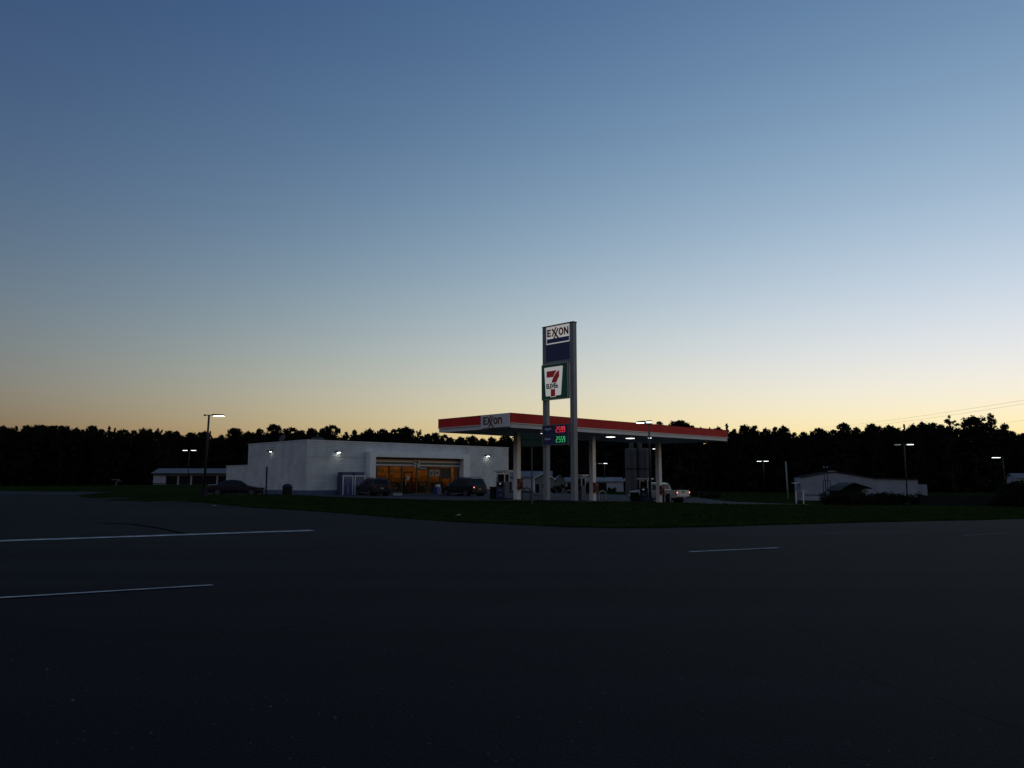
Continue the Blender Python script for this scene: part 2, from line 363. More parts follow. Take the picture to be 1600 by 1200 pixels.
# ------------------------------------------------------------------ lettering of the fuel brand: strokes
def stroke(mb, p, q, wd, fn):
    p, q = Vector(p), Vector(q); d = (q - p).normalized(); n_ = Vector((-d.y, d.x)) * wd / 2
    mb.prism([tuple(p + n_), tuple(p - n_), tuple(q - n_), tuple(q + n_)], fn)
def ring(mb, c, rx, ry, wd, fn, n=20):
    for i in range(n):
        a, b = 2 * math.pi * i / n, 2 * math.pi * (i + 1) / n
        P = lambda a, k: (c[0] + math.cos(a) * (rx - k), c[1] + math.sin(a) * (ry - k))
        mb.prism([P(a, 0), P(b, 0), P(b, wd), P(a, wd)], fn)
def exx(mb, fn, upper=True, k=1.0, wd=.095):
    h = .455
    stroke(mb, (.05, 0), (.05, h), wd, fn)
    for v in (wd / 2, h / 2, h - wd / 2): stroke(mb, (.098, v), (.33 if v != h / 2 else .3, v), wd * .9, fn)
    stroke(mb, (.44, h), (1.04, -.19), wd, fn)
    stroke(mb, (.80, h + .07), (.44, 0), wd * .85, fn)
    stroke(mb, (.99, h), (.60, -.16), wd * .85, fn)
    if upper:
        ring(mb, (1.25, h / 2), .21, h / 2 + .012, wd * .95, fn)
        stroke(mb, (1.56, 0), (1.56, h), wd * .9, fn); stroke(mb, (1.86, 0), (1.86, h), wd * .9, fn); stroke(mb, (1.56, h - .03), (1.86, .03), wd, fn)
    else:
        ring(mb, (1.27, .185), .20, .195, wd * .9, fn)
        stroke(mb, (1.58, 0), (1.58, .37), wd * .9, fn); stroke(mb, (1.90, 0), (1.90, .24), wd * .9, fn)
        for i in range(8):
            a, b = math.pi * i / 8, math.pi * (i + 1) / 8
            P = lambda a, r: (1.74 + math.cos(a) * (.16 + r), .235 + math.sin(a) * (.105 + r * .8))
            mb.prism([P(a, -.045), P(a, .045), P(b, .045), P(b, -.045)], fn)

# ------------------------------------------------------------------ canopy over the pumps
CC = Vector((-.09, 53.84, 0)); CL, CW, CT, CH = 27.0, 7.87, 6.2, .97
cz0 = 0.0
can = thing('gas_station_canopy', 'long flat white filling station canopy with red fascia band on three columns', 'canopy', CC, TH)
zb = CT - CH; zr = CT - .64
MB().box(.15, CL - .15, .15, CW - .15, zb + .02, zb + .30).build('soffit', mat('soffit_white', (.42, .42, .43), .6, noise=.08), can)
MB().box(.12, CL - .12, .12, CW - .12, CT - .25, CT - .12).build('roof_deck', M_GREYP, can)
f = MB(); f.box(0, CL, 0, .1, zb, zr); f.box(0, CL, CW - .1, CW, zb, zr); f.box(0, .1, .1, CW - .1, zb, zr); f.box(CL - .1, CL, .1, CW - .1, zb, zr); f.build('lower_fascia', M_OFFW, can)
f = MB(); f.box(-.05, CL + .05, -.05, .1, zr, CT); f.box(-.05, CL + .05, CW - .1, CW + .05, zr, CT); f.box(-.05, .1, .1, CW - .1, zr, CT); f.box(CL - .1, CL + .05, .1, CW - .1, zr, CT)
f.build('red_fascia', M_RED, can)
f = MB(); f.box(-.08, CL + .08, -.08, -.051, zr - .05, zr); f.box(-.08, -.051, -.051, CW + .05, zr - .05, zr); f.build('trim_strip', M_WHITE, can)
f = MB(); f.box(-.07, CL + .07, -.07, .08, CT, CT + .03); f.box(-.07, .08, .08, CW + .07, CT, CT + .03); f.box(.08, CL + .07, CW - .08, CW + .07, CT, CT + .03); f.box(CL - .08, CL + .07, .08, CW - .08, CT, CT + .03); f.build('cap_flashing', M_BLACK, can)
yl = tline(754, CC, B, 5.8)
lp = MB().box(-.16, -.09, -.02, yl, zb + .06, CT + .005).build('logo_panel', mat('logo_white', (.74, .74, .75), .5, noise=.05), can)
s_ = 1.02; ux0 = yl - .28
fn = lambda u, v, k: (-.165 - .03 * k, ux0 - u * s_ * .98, zb + .30 + v * 1.18)
mb = MB(); exx(mb, fn, upper=False, wd=.085); o = mb.build('lettering', mat('letter_red', (.14, .012, .011), .5), lp)
yc = CW / 2
cols = []
PC = CC + B * yc
for px in (808, 926, 1029.3):
    s = tline(px, PC, A, 2); p = PC + A * s; cols.append((s, p))
COLZ = [zat(781.5, cols[0][1].y), zat(784.5, cols[1][1].y), zat(786.3, cols[2][1].y)]
for (s, p), z in zip(cols, COLZ):
    c = MB().box(s - .2, s + .2, yc - .2, yc + .2, z - .3, zb + .04).build('column', M_WHITE, can, bev=.02)
    MB().box(s - .3, s + .3, yc - .3, yc + .3, zb - .0, zb + .021).build('cap_plate', M_OFFW, c)
for px, py, big in ((761, 672.5, 1), (847.5, 677, .5), (954, 682.5, 1), (984.7, 684.6, 1), (1034, 683, .4), (716, 676, 0)):
    # lamps hang under the soffit: intersect the view line with the soffit height once, to find where each one is fixed
    Y = (zb - .06 - EYE) / math.tan(PITCH + math.atan((600 - py) / F)); X = xat(px, Y, zb)
    l = Vector((X, Y, 0)) - CC; u, v = l.dot(A), l.dot(B)
    if not (0.6 < u < CL - .6): continue
    v = min(max(v, .7), CW - .7)
    hs = .30 if big == 1 else .14
    la = MB().box(u - hs, u + hs, v - hs, v + hs, zb - .07, zb + .019).build('ceiling_light', M_GREYP, can)
    MB().box(u - hs + .04, u + hs - .04, v - hs + .04, v + hs - .04, zb - .10, zb - .071).build('lens', M_LAMPC, la)

# ------------------------------------------------------------------ islands: pumps, bins, hoops, extinguisher boxes
def pump_at(i, t=1.5, label=''):
    s, p = cols[i]; q = p + B * t; z = COLZ[i]
    g = thing('fuel_pump', label, 'fuel pump', (q.x, q.y, z), TH, 'fuel pumps under the canopy')
    # local x = along A (car side faces), local y = along B
    MB().box(-.45, .45, -.62, .62, -.12, .12).build('plinth', M_APRON, g, bev=.02)
    MB().box(-.27, .27, -.45, .45, .12, 1.35).build('cabinet', M_NAVY, g, bev=.02)
    for y in (-.43, .43):
        f = MB()
        for x in (-.24, .24): f.box(x - .03, x + .03, y - .03, y + .03, 1.352, 2.1)
        f.box(-.21, .21, y - .02, y + .02, 2.0, 2.08); f.build('topper_post', M_WHITE, g)
    MB().box(-.2, .2, -.38, .38, 1.36, 1.92).build('pump_head', M_BLACK, g)
    MB().box(-.42, .42, -.66, .66, 2.1, 2.24).build('topper', M_OFFW, g, bev=.02)
    for sx in (-1, 1):
        d = MB().box(min(sx * .285, sx * .272), max(sx * .285, sx * .272), -.32, .32, .98, 1.30).build('display', M_BLACK, g)
        MB().box(min(sx * .292, sx * .286), max(sx * .292, sx * .286), -.09, .12, 1.15, 1.27).build('screen', mat('pump_screen', (.3, .32, .34), .4, emit=(.8, .9, 1), estr=.12), d)
        MB().box(min(sx * .285, sx * .272), max(sx * .285, sx * .272), -.18, .18, .66, .78).build('label_plate', mat('plate_grey', (.3, .31, .34), .5), g)
        MB().box(min(sx * .285, sx * .272), max(sx * .285, sx * .272), -.2, .2, .34, .39).build('stripe', mat('plate_grey', (.3, .31, .34), .5), g)
        h = MB(); pts = [Vector((sx * .3, .36, 1.75))]
        for k in range(1, 13):
            a = k / 12; pts.append(Vector((sx * (.3 + .28 * math.sin(a * math.pi)), .36 - .55 * a, 1.75 - 1.35 * math.sin(a * math.pi) - .65 * a)))
        h.path(pts, .022, 6); ho = h.build('hose', M_RUBBER, g)
        e = pts[-1]; MB().box(e.x - .04, e.x + .04, e.y - .05, e.y + .05, e.z - .02, e.z + .24).build('nozzle', M_RUBBER, ho, bev=.01)
    return g
pump_at(0, 1.55, 'blue fuel pump left of the column nearest the store')
pump_at(1, 1.45, 'dark fuel pump half hidden by the right leg of the tall price sign')
pump_at(2, 1.5, 'blue fuel pump in front of the white pickup')
def bin_at(p, z, label):
    g = thing('trash_bin', label, 'trash bin', (p.x, p.y, z), TH, 'trash bins on the pump islands')
    MB().box(-.27, .27, -.27, .27, -.1, .86).build('bin_body', M_BLACK, g, bev=.03)
    MB().box(-.3, .3, -.3, .3, .861, .98).build('bin_lid', M_DARKM, g, bev=.03)
    MB().box(-.277, -.272, -.16, .16, .6, .8).build('bin_slot', M_SHEDD, g)
bin_at(cols[0][1] + B * 2.5, COLZ[0], 'black trash bin beside the pump nearest the store')
bin_at(cols[2][1] + B * 2.2 - A * .75, COLZ[2] - .02, 'black trash bin in front of the pump by the white pickup')
def hoop_at(p, z, label, pale=True):
    g = thing('bollard_hoop', label, 'bollard', (p.x, p.y, z), TH, 'steel hoop bollards on the pump islands')
    pts = [Vector((-.42, 0, -.2)), Vector((-.42, 0, .62))]
    for k in range(1, 10):
        a = math.pi * k / 10; pts.append(Vector((-.42 * math.cos(a), 0, .62 + .30 * math.sin(a))))
    pts += [Vector((.42, 0, .62)), Vector((.42, 0, -.2))]
    mb = MB().path(pts, .055, 8); mb.build('hoop', mat('hoop_grey', (.24, .24, .25), .5, metal=.2, noise=.2) if pale else mat('hoop_dark', (.05, .05, .055), .5, metal=.2, noise=.2), g, smooth=True)
hoop_at(cols[0][1] - B * 1.0, COLZ[0], 'dark steel hoop bollard right of the column nearest the store', False)
hoop_at(cols[1][1] + B * 2.7, COLZ[1], 'grey steel hoop bollard left of the tall sign\'s right leg')
hoop_at(cols[1][1] - B * 1.0, COLZ[1], 'grey steel hoop bollard right of the middle canopy column')
hoop_at(cols[2][1] - B * .9, COLZ[2], 'grey steel hoop bollard in front of the pickup\'s rear wheel')
def redbox(i, label):
    s, p = cols[i]; q = p - B * .34 - A * .02
    g = thing('extinguisher_box', label, 'extinguisher box', (q.x, q.y, COLZ[i] + .78), TH, 'red extinguisher boxes on the canopy columns')
    MB().box(-.2, .2, -.13, .13, 0, .75).build('box_body', mat('box_red', (.16, .012, .012), .5, noise=.15), g, bev=.015)
    MB().box(-.14, .14, -.14, -.132, .08, .55).build('window', M_CARGLASS, g)
    MB().box(-.21, .21, -.145, .13, .751, .80).build('box_cap', M_BLACK, g)
    MB().box(-.208, -.202, -.06, .06, .3, .42).build('sticker', mat('plate_grey', (.3, .31, .34), .5), g)
redbox(0, 'red extinguisher box on the column nearest the store'); redbox(1, 'red extinguisher box on the middle canopy column'); redbox(2, 'red extinguisher box on the column by the white pickup')
# slack air hose from the first column to the sign leg
p0 = cols[0][1] - B * .5 + Vector((0, 0, COLZ[0] + .95)); p1 = Vector((2.30, 54.75, .62))
pts = [p0.lerp(p1, k / 16) - Vector((0, 0, .22 * math.sin(math.pi * k / 16))) for k in range(17)]
tag(MB().path(pts, .03, 6).build('air_hose', M_RUBBER), 'black hose hanging from red box towards the tall sign\'s left leg', 'hose')
MB().v

# ------------------------------------------------------------------ tall price sign
PR = Vector((xat(896.5, 52.5, 6), 52.5, .2)); yL = tline(853.6, PR, B, 6)
sg = thing('pylon_sign', 'tall two legged roadside sign with brand panels and lit red and green prices', 'sign', (PR.x, PR.y, 0), TH)
TOP = 12.2
for y, nm in ((0, 'r'), (yL, 'l')):
    MB().box(-.17, .17, y - .17, y + .17, -.3, TOP - .02).build('leg', M_GREYP, sg, bev=.01)
MB().box(-.19, .19, -.19, yL + .19, TOP - .019, TOP + .05).build('top_cap', M_BLACK, sg)
y0, y1 = .175, yL - .175                        # clear width between the legs
up = MB().box(-.13, .13, y0, y1, 10.95, TOP - .025).build('brand_panel', M_SIGNW, sg)
W_ = y1 - y0
fn = lambda u, v, k: (-.131 - .02 * k, y1 - .10 - u * (W_ - .2) / 1.92, 11.47 + v * 1.13)
mb = MB(); exx(mb, fn, True, wd=.105); mb.build('lettering', M_SIGNDR, up)
MB().box(-.14, -.131, y0 + .06, y1 - .06, 11.02, 11.32).build('stripe', M_BLUE, up)
MB().box(-.125, .125, y0, y1, 9.75, 10.945).build('blank_panel', M_NAVY, sg)
MB().box(-.12, .12, y0, y1, 9.50, 9.745).build('filler_panel', M_GREYP, sg)
# store panel
q0, q1 = .22, yL + .02; zt_, zb_ = 9.49, 7.13; Wq, Hq = q1 - q0, zt_ - zb_
cab = MB().box(-.36, -.175, q0, q1, zb_, zt_).build('store_panel', M_SIGNG, sg)
fr = MB(); fr.box(-.38, -.17, q0 - .03, q1 + .03, zt_ + .001, zt_ + .05); fr.box(-.38, -.17, q0 - .03, q1 + .03, zb_ - .05, zb_ - .001); fr.box(-.38, -.17, q0 - .05, q0 - .001, zb_, zt_); fr.box(-.38, -.17, q1 + .001, q1 + .05, zb_, zt_)
fr.build('frame', mat('sign_frame', (.5, .52, .52), .4, metal=.3), cab)
def logo(parent, mapf, flat=1):
    def fn(d):
        return lambda u, v, k: mapf(u, v, d + .012 * k)
    tr = [(.115, .075), (.80, .075), (.83, .09), (.825, .13), (.752, .885), (.735, .91), (.16, .91), (.145, .885), (.095, .13), (.09, .09)]
    MB().prism(tr, fn(.002)).prism([(.33, .9), (.545, .9), (.545, .945), (.33, .945)], fn(.001)).build('white_field', M_SIGNW, parent)
    for pg in ([(.19, .19), (.60, .185), (.52, .265), (.45, .37), (.19, .37)], [(.69, .185), (.69, .37), (.63, .44), (.585, .535), (.39, .535), (.415, .455), (.47, .365), (.56, .26)], [(.355, .72), (.525, .72), (.525, .93), (.355, .93)]):
        MB().prism(pg, fn(.016)).build('numeral_piece', M_SIGNR, parent)
mapf = lambda u, v, d: (-.36 - d, q1 - u * Wq, zt_ - v * Hq)
logo(cab, mapf)
text('ELEVEn', .31, M_BLACK, cab, (0, -1, 0), (0, 0, 1), (-.385, q1 - .172 * Wq, zt_ - .69 * Hq), xs=.80, ext=.008, bold=.016)
# price boxes
for (za, zc, word, num, m) in ((4.70, 5.33, 'Regular', '2599', M_LEDR), (4.06, 4.64, 'Diesel', '2559', M_LEDG)):
    pb = MB().box(-.34, -.175, .24, yL + .0, za, zc).build('price_panel', M_NAVY, sg)
    e0, e1 = .24, yL
    fr = MB(); fr.box(-.36, -.172, e0 - .06, e1 + .06, zc + .001, zc + .055); fr.box(-.36, -.172, e0 - .06, e1 + .06, za - .055, za - .001); fr.box(-.36, -.172, e0 - .06, e0 - .001, za, zc); fr.box(-.36, -.172, e1 + .001, e1 + .06, za, zc); fr.build('frame', mat('sign_frame2', (.22, .22, .24), .4, metal=.2), pb)
    text(word, .16, mat('word_grey', (.75, .75, .85), .5, emit=(.7, .7, 1), estr=.02), pb, (0, -1, 0), (0, 0, 1), (-.345, e1 - .18, za + (zc - za) * .55), xs=.9, ext=.004)
    seg = {'2': 'abged', '5': 'afgcd', '9': 'abfgcd'}
    dw, dh, tk = .12, .36, .027; ub = e1 - 1.25; z0 = za + (zc - za) / 2 - dh / 2 + .03
    for i, ch in enumerate(num):
        yo = ub - i * .205 - (.05 if i else 0); k = 1.0
        S7 = {'a': ((0, dh), (dw, dh)), 'g': ((0, dh / 2), (dw, dh / 2)), 'd': ((0, 0), (dw, 0)), 'f': ((0, dh / 2), (0, dh)), 'e': ((0, 0), (0, dh / 2)), 'b': ((dw, dh / 2), (dw, dh)), 'c': ((dw, 0), (dw, dh / 2))}
        mb = MB()
        for c in seg[ch]:
            (u0, v0), (u1, v1) = S7[c]; h = tk / 2
            if v0 == v1: mb.box(-.352, -.342, yo - u1 + h + .004, yo - u0 - h - .004, z0 + v0 - h, z0 + v0 + h)
            else: mb.box(-.352, -.342, yo - u0 - h, yo - u0 + h, z0 + v0 + .004, z0 + v1 - .004)
        mb.build('price_digit', m, pb)
    MB().box(-.352, -.342, ub - .2, ub - .17, z0 - .02, z0 + .018).build('decimal_point', m, pb)
MB().box(-.5, .5, -.45, yL + .45, -.3, .34).build('footing', M_APRON, sg)

# ------------------------------------------------------------------ green street sign on a post
gs = thing('road_sign', 'dark green double panel road sign on a thin grey post near the tall sign', 'sign', (xat(831, 50, 1), 50, hz(1.2, 50)), math.radians(8))
MB().tube((0, 0, -.2), (0, 0, 4.45), .05, n=10).build('post', M_GALV, gs)
zb1 = zat(698, 50) - gs.location.z; zt1 = zat(677.5, 50) - gs.location.z
MB().box(-.66, .64, -.09, -.055, zb1, zb1 + (zt1 - zb1) * .48).build('sign_panel', mat('road_sign_green', (.006, .038, .026), .6, noise=.15), gs, bev=.008)
MB().box(-.66, .64, -.09, -.055, zb1 + (zt1 - zb1) * .52, zt1).build('sign_panel', MATS['road_sign_green'], gs, bev=.008)

# ------------------------------------------------------------------ the store
SC = Vector((xat(480, 75, 5), 75, 0)); ST = zat(688, 75)          # near corner, parapet height
SL = tline(794.5, SC, A, 3); SD = tline(387, SC, B, 3); SD2 = tline(353, SC, B, 2)
st = thing('convenience_store', 'long low white block store with a lit shop window recessed in a portal', 'building', (SC.x, SC.y, 0), TH)
FL = .3
def sx(px, z=2): return tline(px, SC, A, z)
wt = .3
ox0, ox1 = sx(581), sx(718); px0, px1 = sx(571.5), sx(728); OT = zat(714, SC.y + ox0 * A.y); PTOP = zat(705.5, SC.y + px0 * A.y)
zc_ = ST - .5
w1 = MB()
w1.box(0, ox0, 0, wt, -.3, ST); w1.box(ox1, SL, 0, wt, -.3, ST); w1.box(ox0, ox1, 0, wt, OT, ST)
w1.box(0, wt, wt, SD, -.3, ST); w1.box(SL - wt, SL, wt, SD, -.3, ST); w1.box(wt, SL - wt, SD - wt, SD, -.3, ST)
w1.build('wall', M_BLOCK, st)
MB().box(wt, SL - wt, wt, SD - wt, ST - .55, ST - .35).build('roof', M_GREYP, st)
cpg = MB(); cpg.box(-.05, SL + .05, -.05, wt + .03, ST + .001, ST + .08); cpg.box(-.05, wt + .03, wt + .03, SD + .05, ST + .001, ST + .08); cpg.box(SL - wt - .03, SL + .05, wt + .03, SD + .05, ST + .001, ST + .08); cpg.build('parapet_cap', M_OFFW, st)
bb = MB(); bb.box(-.02, px0 - .001, -.02, -.001, 0, .75); bb.box(px0, px1, -.02, -.001, 0, .2); bb.box(px1 + .001, SL + .02, -.02, -.001, 0, .75); bb.box(-.02, -.001, -.001, SD, 0, .75); bb.build('base_band', M_BLUEBAND, st)
# annex at the back left
an = MB().box(.02, 6, SD + .001, SD2, -.2, zat(728.5, SC.y + SD2 * B.y)).build('annex', M_BLOCK, st)
h_ = zat(728.5, SC.y + SD2 * B.y)
MB().box(-.04, 6.05, SD + .001, SD2 + .05, h_ + .001, h_ + .07).build('annex_cap', M_OFFW, an)
# portal
pt = MB(); PD = .7
pt.box(px0, ox0, -PD, -.001, -.2, PTOP); pt.box(ox1, px1, -PD, -.001, -.2, PTOP); pt.box(ox0, ox1, -PD, -.001, OT, PTOP)
pt.build('portal', M_WHITE, st, bev=.02)
# sign band with stripes inside the portal; its bare dark top paints in shadow
WT = zat(728.5, SC.y + ox0 * A.y); bz = OT - WT
bd = MB().box(ox0 + .002, ox1 - .002, .02, .28, WT, OT - .002).build('sign_band', mat('band_dark_shade', (.03, .028, .03), .5), st)
def stripe(a, b, m, d=.0): MB().box(ox0 + .004, ox1 - .004, .004 - d, .018, WT + bz * a, WT + bz * b).build('stripe', m, bd)
stripe(.50, .63, mat('stripe_white', (.62, .60, .58), .5)); stripe(.64, .76, mat('stripe_orange', (.62, .26, .13), .5)); stripe(.27, .42, mat('stripe_green', (.02, .10, .05), .5)); stripe(.10, .25, mat('stripe_white', (.6, .6, .6), .5)); stripe(.0, .08, mat('stripe_red', (.35, .05, .04), .5))
lx = sx(650.5); lh = zat(717.5, 85) - zat(729, 85)
lg = MB().box(lx - .40, lx + .40, -.08, -.002, WT - .05, WT - .05 + lh).build('logo_box', mat('logo_grey', (.45, .47, .45), .5), bd)
mapf = lambda u, v, d: (lx - .40 + u * .8, -.08 - d, WT - .05 + lh - v * lh)
fnl = lambda u, v, k: mapf(u, v, .004 + .012 * k)
MB().prism([(.17, .12), (.62, .12), (.52, .22), (.43, .32), (.17, .32)], fnl).prism([(.72, .12), (.74, .32), (.66, .42), (.62, .52), (.42, .52), (.46, .4), (.58, .22)], fnl).prism([(.36, .7), (.56, .7), (.56, .92), (.36, .92)], fnl).build('numeral', mat('logo_dark', (.03, .012, .012), .5), lg)
text('ELEVEn', .12, M_BLACK, lg, (1, 0, 0), (0, 0, 1), (lx - .3, -.095, WT - .05 + lh * .34), xs=.8, ext=.004)
# glazing
muls = [581.6, 590, 609.5, 629, 652, 671, 688.5, 705, 717.4]
xs = [sx(p) for p in muls]
fr = MB()
for x in xs: fr.box(x - .07, x + .07, .12, .22, FL, WT - .002)
fr.box(ox0 + .06, ox1 - .06, .125, .215, FL, FL + .12)
wf = fr.build('window_frame', mat('frame_bronze', (.03, .022, .018), .5, metal=.2), st)
for a, b in zip(xs, xs[1:]): MB().box(a + .071, b - .071, .165, .175, FL + .121, WT - .004).build('pane', M_GLASS, wf)
d0 = xs[3] + .25
df = MB(); df.box(d0, d0 + .08, .08, .119, FL, 2.6); df.box(d0 + 1.0, d0 + 1.08, .08, .119, FL, 2.6); df.box(d0 + .08, d0 + 1.0, .08, .119, 2.5, 2.6); df.box(d0 + .08, d0 + 1.0, .08, .119, FL, FL + .25); df.box(d0 + .08, d0 + 1.0, .08, .119, 1.25, 1.33)
dr = df.build('door', M_BLACK, st)
MB().box(d0 + .16, d0 + .2, .02, .079, 1.2, 1.9).build('handle', M_ALU, dr)
MB().box(d0 + .35, d0 + .7, .09, .1, 1.75, 2.15).build('notice', mat('paper_grey', (.4, .4, .4), .7), dr)
# notices on the glass
def poster(a, b, ya, yb, m, y=.10):
    Y = SC.y + sx((a + b) / 2) * A.y
    p = MB().box(sx(a), sx(b), y, y + .012, zat(yb, Y), zat(ya, Y)); return p.build('poster', m, st)
def framed(a, b, ya, yb):
    o = poster(a, b, ya, yb, mat('poster_grey', (.32, .31, .30), .6)); Y = SC.y + sx((a + b) / 2) * A.y
    x0, x1, z0, z1 = sx(a) + .1, sx(b) - .1, zat(yb, Y) + .12, zat(ya, Y) - .1
    mb = MB(); rr = random.Random(int(a))
    for k in range(5):
        u = x0 + (x1 - x0) * rr.random() * .6; v = z0 + (z1 - z0) * rr.random() * .7
        mb.box(u, u + (x1 - x0) * .36, .085 - .002 * k, .099 - .002 * k, v, v + (z1 - z0) * .28)
    mb.build('picture', mat('poster_dark', (.04, .035, .03), .6), o)
framed(672, 678.5, 734.5, 744); framed(680.3, 687.5, 734.5, 744)
o = poster(654.5, 670, 729.3, 734.5, mat('banner_dark', (.05, .015, .014), .6))
MB().box(sx(656), sx(667), .085, .099, zat(733, 85.5), zat(731, 85.5)).build('banner_stripe', mat('paper_grey', (.4, .4, .4), .7), o)
poster(673, 687, 729.3, 733.6, mat('poster_orange', (.16, .05, .02), .6))
poster(691, 703, 731, 748, mat('poster_darkgreen', (.012, .012, .008), .6), .09)
# interior
DEP = 7.0
it = MB(); it.box(ox0 - 1.5, ox1 + 1.5, DEP, DEP + .1, FL, WT + .4); it.box(ox0 - 1.6, ox0 - 1.501, .31, DEP + .1, FL, WT + .4); it.box(ox1 + 1.501, ox1 + 1.6, .31, DEP + .1, FL, WT + .4)
MB().box(ox0 - 1.4, ox1 + 1.4, DEP - .06, DEP - .002, FL, FL + 1.7).build('lower_wall_darkening', mat('darkening_brown', (.05, .025, .012), .7, noise=.3), st)  # strip added to darken the lower half of the lit interior
it.build('interior_wall', mat('interior_warm', (.42, .26, .12), .8, noise=.25, scale=1.1), st)
MB().box(ox0 - 1.6, ox1 + 1.6, .31, DEP + .1, WT + .41, WT + .5).build('interior_ceiling', mat('interior_ceiling', (.5, .4, .28), .8), st)
MB().box(ox0 - 1.6, ox1 + 1.6, .31, DEP + .1, FL - .2, FL).build('interior_floor', mat('interior_floor', (.05, .035, .025), .5), st)
for i in range(5):
    for j in range(2):
        u = ox0 + .9 + i * 2.3; v = 2.0 + j * 3
        MB().box(u, u + 1.2, v, v + .5, WT + .33, WT + .40).build('ceiling_light', mat('shop_light', (1, .8, .5), .5, emit=(1, .50, .18), estr=1.7), st)
rr = random.Random(11)
PAL = [mat('goods_' + n, c, .6) for n, c in (('red', (.2, .02, .015)), ('yellow', (.4, .22, .03)), ('cream', (.4, .33, .2)), ('brown', (.08, .04, .02)), ('green', (.05, .09, .02)), ('dark', (.02, .015, .012)), ('orange', (.4, .12, .02)))]
for k, (u, v, L, H) in enumerate(((ox0 + .3, 1.3, 2.6, 1.5), (ox0 + 3.2, 1.5, 2.0, 1.3), (ox0 + 6.8, 1.3, 3.3, 1.55), (ox0 + 1.0, 3.4, 4.0, 1.7), (ox0 + 6.2, 3.6, 4.2, 1.7))):
    u1 = min(u + L, ox1 - .1)
    sh = MB().box(u, u1, v, v + .7, FL, FL + H).build('shelf_unit', mat('shelf_dark', (.035, .025, .018), .6), st)
    groups = {}
    for row in range(int(H / .38)):
        x = u + .03
        while x < u1 - .25:
            wv = rr.uniform(.12, .3); m = rr.randrange(len(PAL)); groups.setdefault(m, MB()).box(x, x + wv - .02, v - .07, v - .001, FL + .1 + row * .38, FL + .1 + row * .38 + rr.uniform(.18, .32)); x += wv
    for m, mb in groups.items(): mb.build('goods', PAL[m], sh)
groups = {}
for row in range(4):                                 # wall cabinets and notices above the counter
    x = ox0 - 1.2
    while x < ox1 + 1.0:
        wv = rr.uniform(.3, 1.1)
        if rr.random() < .78: groups.setdefault(rr.randrange(len(PAL)), MB()).box(x, x + wv - .06, DEP - .25, DEP - .001, FL + .25 + row * .7, FL + .25 + row * .7 + rr.uniform(.3, .62))
        x += wv
for m, mb in groups.items(): mb.build('wall_display', PAL[m], st)
MB().box(ox0 + 4.6, ox0 + 6.3, 4.4, 5.0, FL, FL + 1.1).build('counter', mat('counter_brown', (.12, .06, .03), .5), st)
MB().box(px0, px1, -PD - 1.6, -PD - .001, .1, FL - .02).build('kerb_walk', M_LOT, st)

# wall lamps
def wall_lamp(px, py, side, label):
    ya, yb = (-.09, -.22) if side else (-.12, -.40)
    if side: t = tline(px, SC, B, 4); q = SC + B * t; rz = TH - math.pi / 2
    else: t = tline(px, SC, A, 4); q = SC + A * t; rz = TH
    g = thing('wall_lamp', label, 'lamp', (q.x, q.y, zat(py, q.y)), rz, 'lamps on the store wall')
    MB().box(-.16, .16, -.06, -.001, -.12, .14).build('back_plate', M_DARKM, g)
    MB().add([(-.24, -.06, .12), (.24, -.06, .12), (.24, -.55, .05), (-.24, -.55, .05), (-.24, -.06, -.06), (.24, -.06, -.06), (.24, -.55, .0), (-.24, -.55, .0)],
             [(0, 1, 2, 3), (4, 7, 6, 5), (0, 4, 5, 1), (1, 5, 6, 2), (2, 6, 7, 3), (3, 7, 4, 0)]).build('housing', M_DARKM, g, bev=.01)
    MB().add([(-.12, ya, -.085), (.12, ya, -.085), (.12, yb, -.052), (-.12, yb, -.052), (-.12, ya, -.045), (.12, ya, -.045), (.12, yb, -.02), (-.12, yb, -.02)],
             [(0, 1, 2, 3), (4, 7, 6, 5), (0, 4, 5, 1), (1, 5, 6, 2), (2, 6, 7, 3), (3, 7, 4, 0)]).build('lens', M_LAMPW, g)
wall_lamp(424.5, 705, True, 'dark wedge wall lamp on the store\'s side wall, seen edge on')
wall_lamp(527, 706.5, False, 'lit wall lamp on the store front left of the shop window')
wall_lamp(760, 712.5, False, 'lit wall lamp on the store front right of the shop window')
# pipes and small fixings on the front
MB().box(sx(731), sx(731) + .05, -.05, -.001, 1.2, 3.4).build('conduit', M_GREYP, st)
MB().box(sx(727.9) + .05, sx(730) + .2, -.1, -.001, 1.95, 2.1).build('junction_box', M_DARKM, st)
MB().box(sx(480) + .01, sx(570), -.012, -.001, zat(714.5, 76), zat(714.5, 76) + .03).build('joint_strip', M_GREYP, st)
# roof gear
def roof_ac(px, Y, wv, hv, label):
    q = Vector((xat(px, Y, 5.5), Y, ST - .35))
    g = thing('rooftop_unit', label, 'air conditioner', q, TH, 'air conditioners on the store roof')
    MB().box(-wv / 2, wv / 2, -.5, .5, 0, hv).build('casing', M_GALV, g, bev=.03)
    MB().lathe([(.32, hv + .001), (.34, hv + .1), (.1, hv + .14)], 14).build('fan_cowl', M_DARKM, g)
    f = MB()
    for k in range(5): f.box(-wv / 2 + .08, wv / 2 - .08, -.52, -.501, .12 + k * .16, .17 + k * .16)
    f.build('louvre', M_DARKM, g)
roof_ac(466, 82, 1.1, .66, 'dark rooftop unit beside the satellite dish'); roof_ac(496, 81, .9, .92, 'tallest grey rooftop unit on the store'); roof_ac(526, 84, 1.2, .62, 'low grey rooftop unit above the left wall lamp')
q = Vector((xat(443, 81, 5.5), 81, ST - .35)); g = thing('satellite_dish', 'pale round satellite dish on the store roof', 'dish', q, math.radians(-35))
MB().tube((0, 0, 0), (0, 0, .75), .04).build('mast', M_DARKM, g)
mb = MB(); n = 20
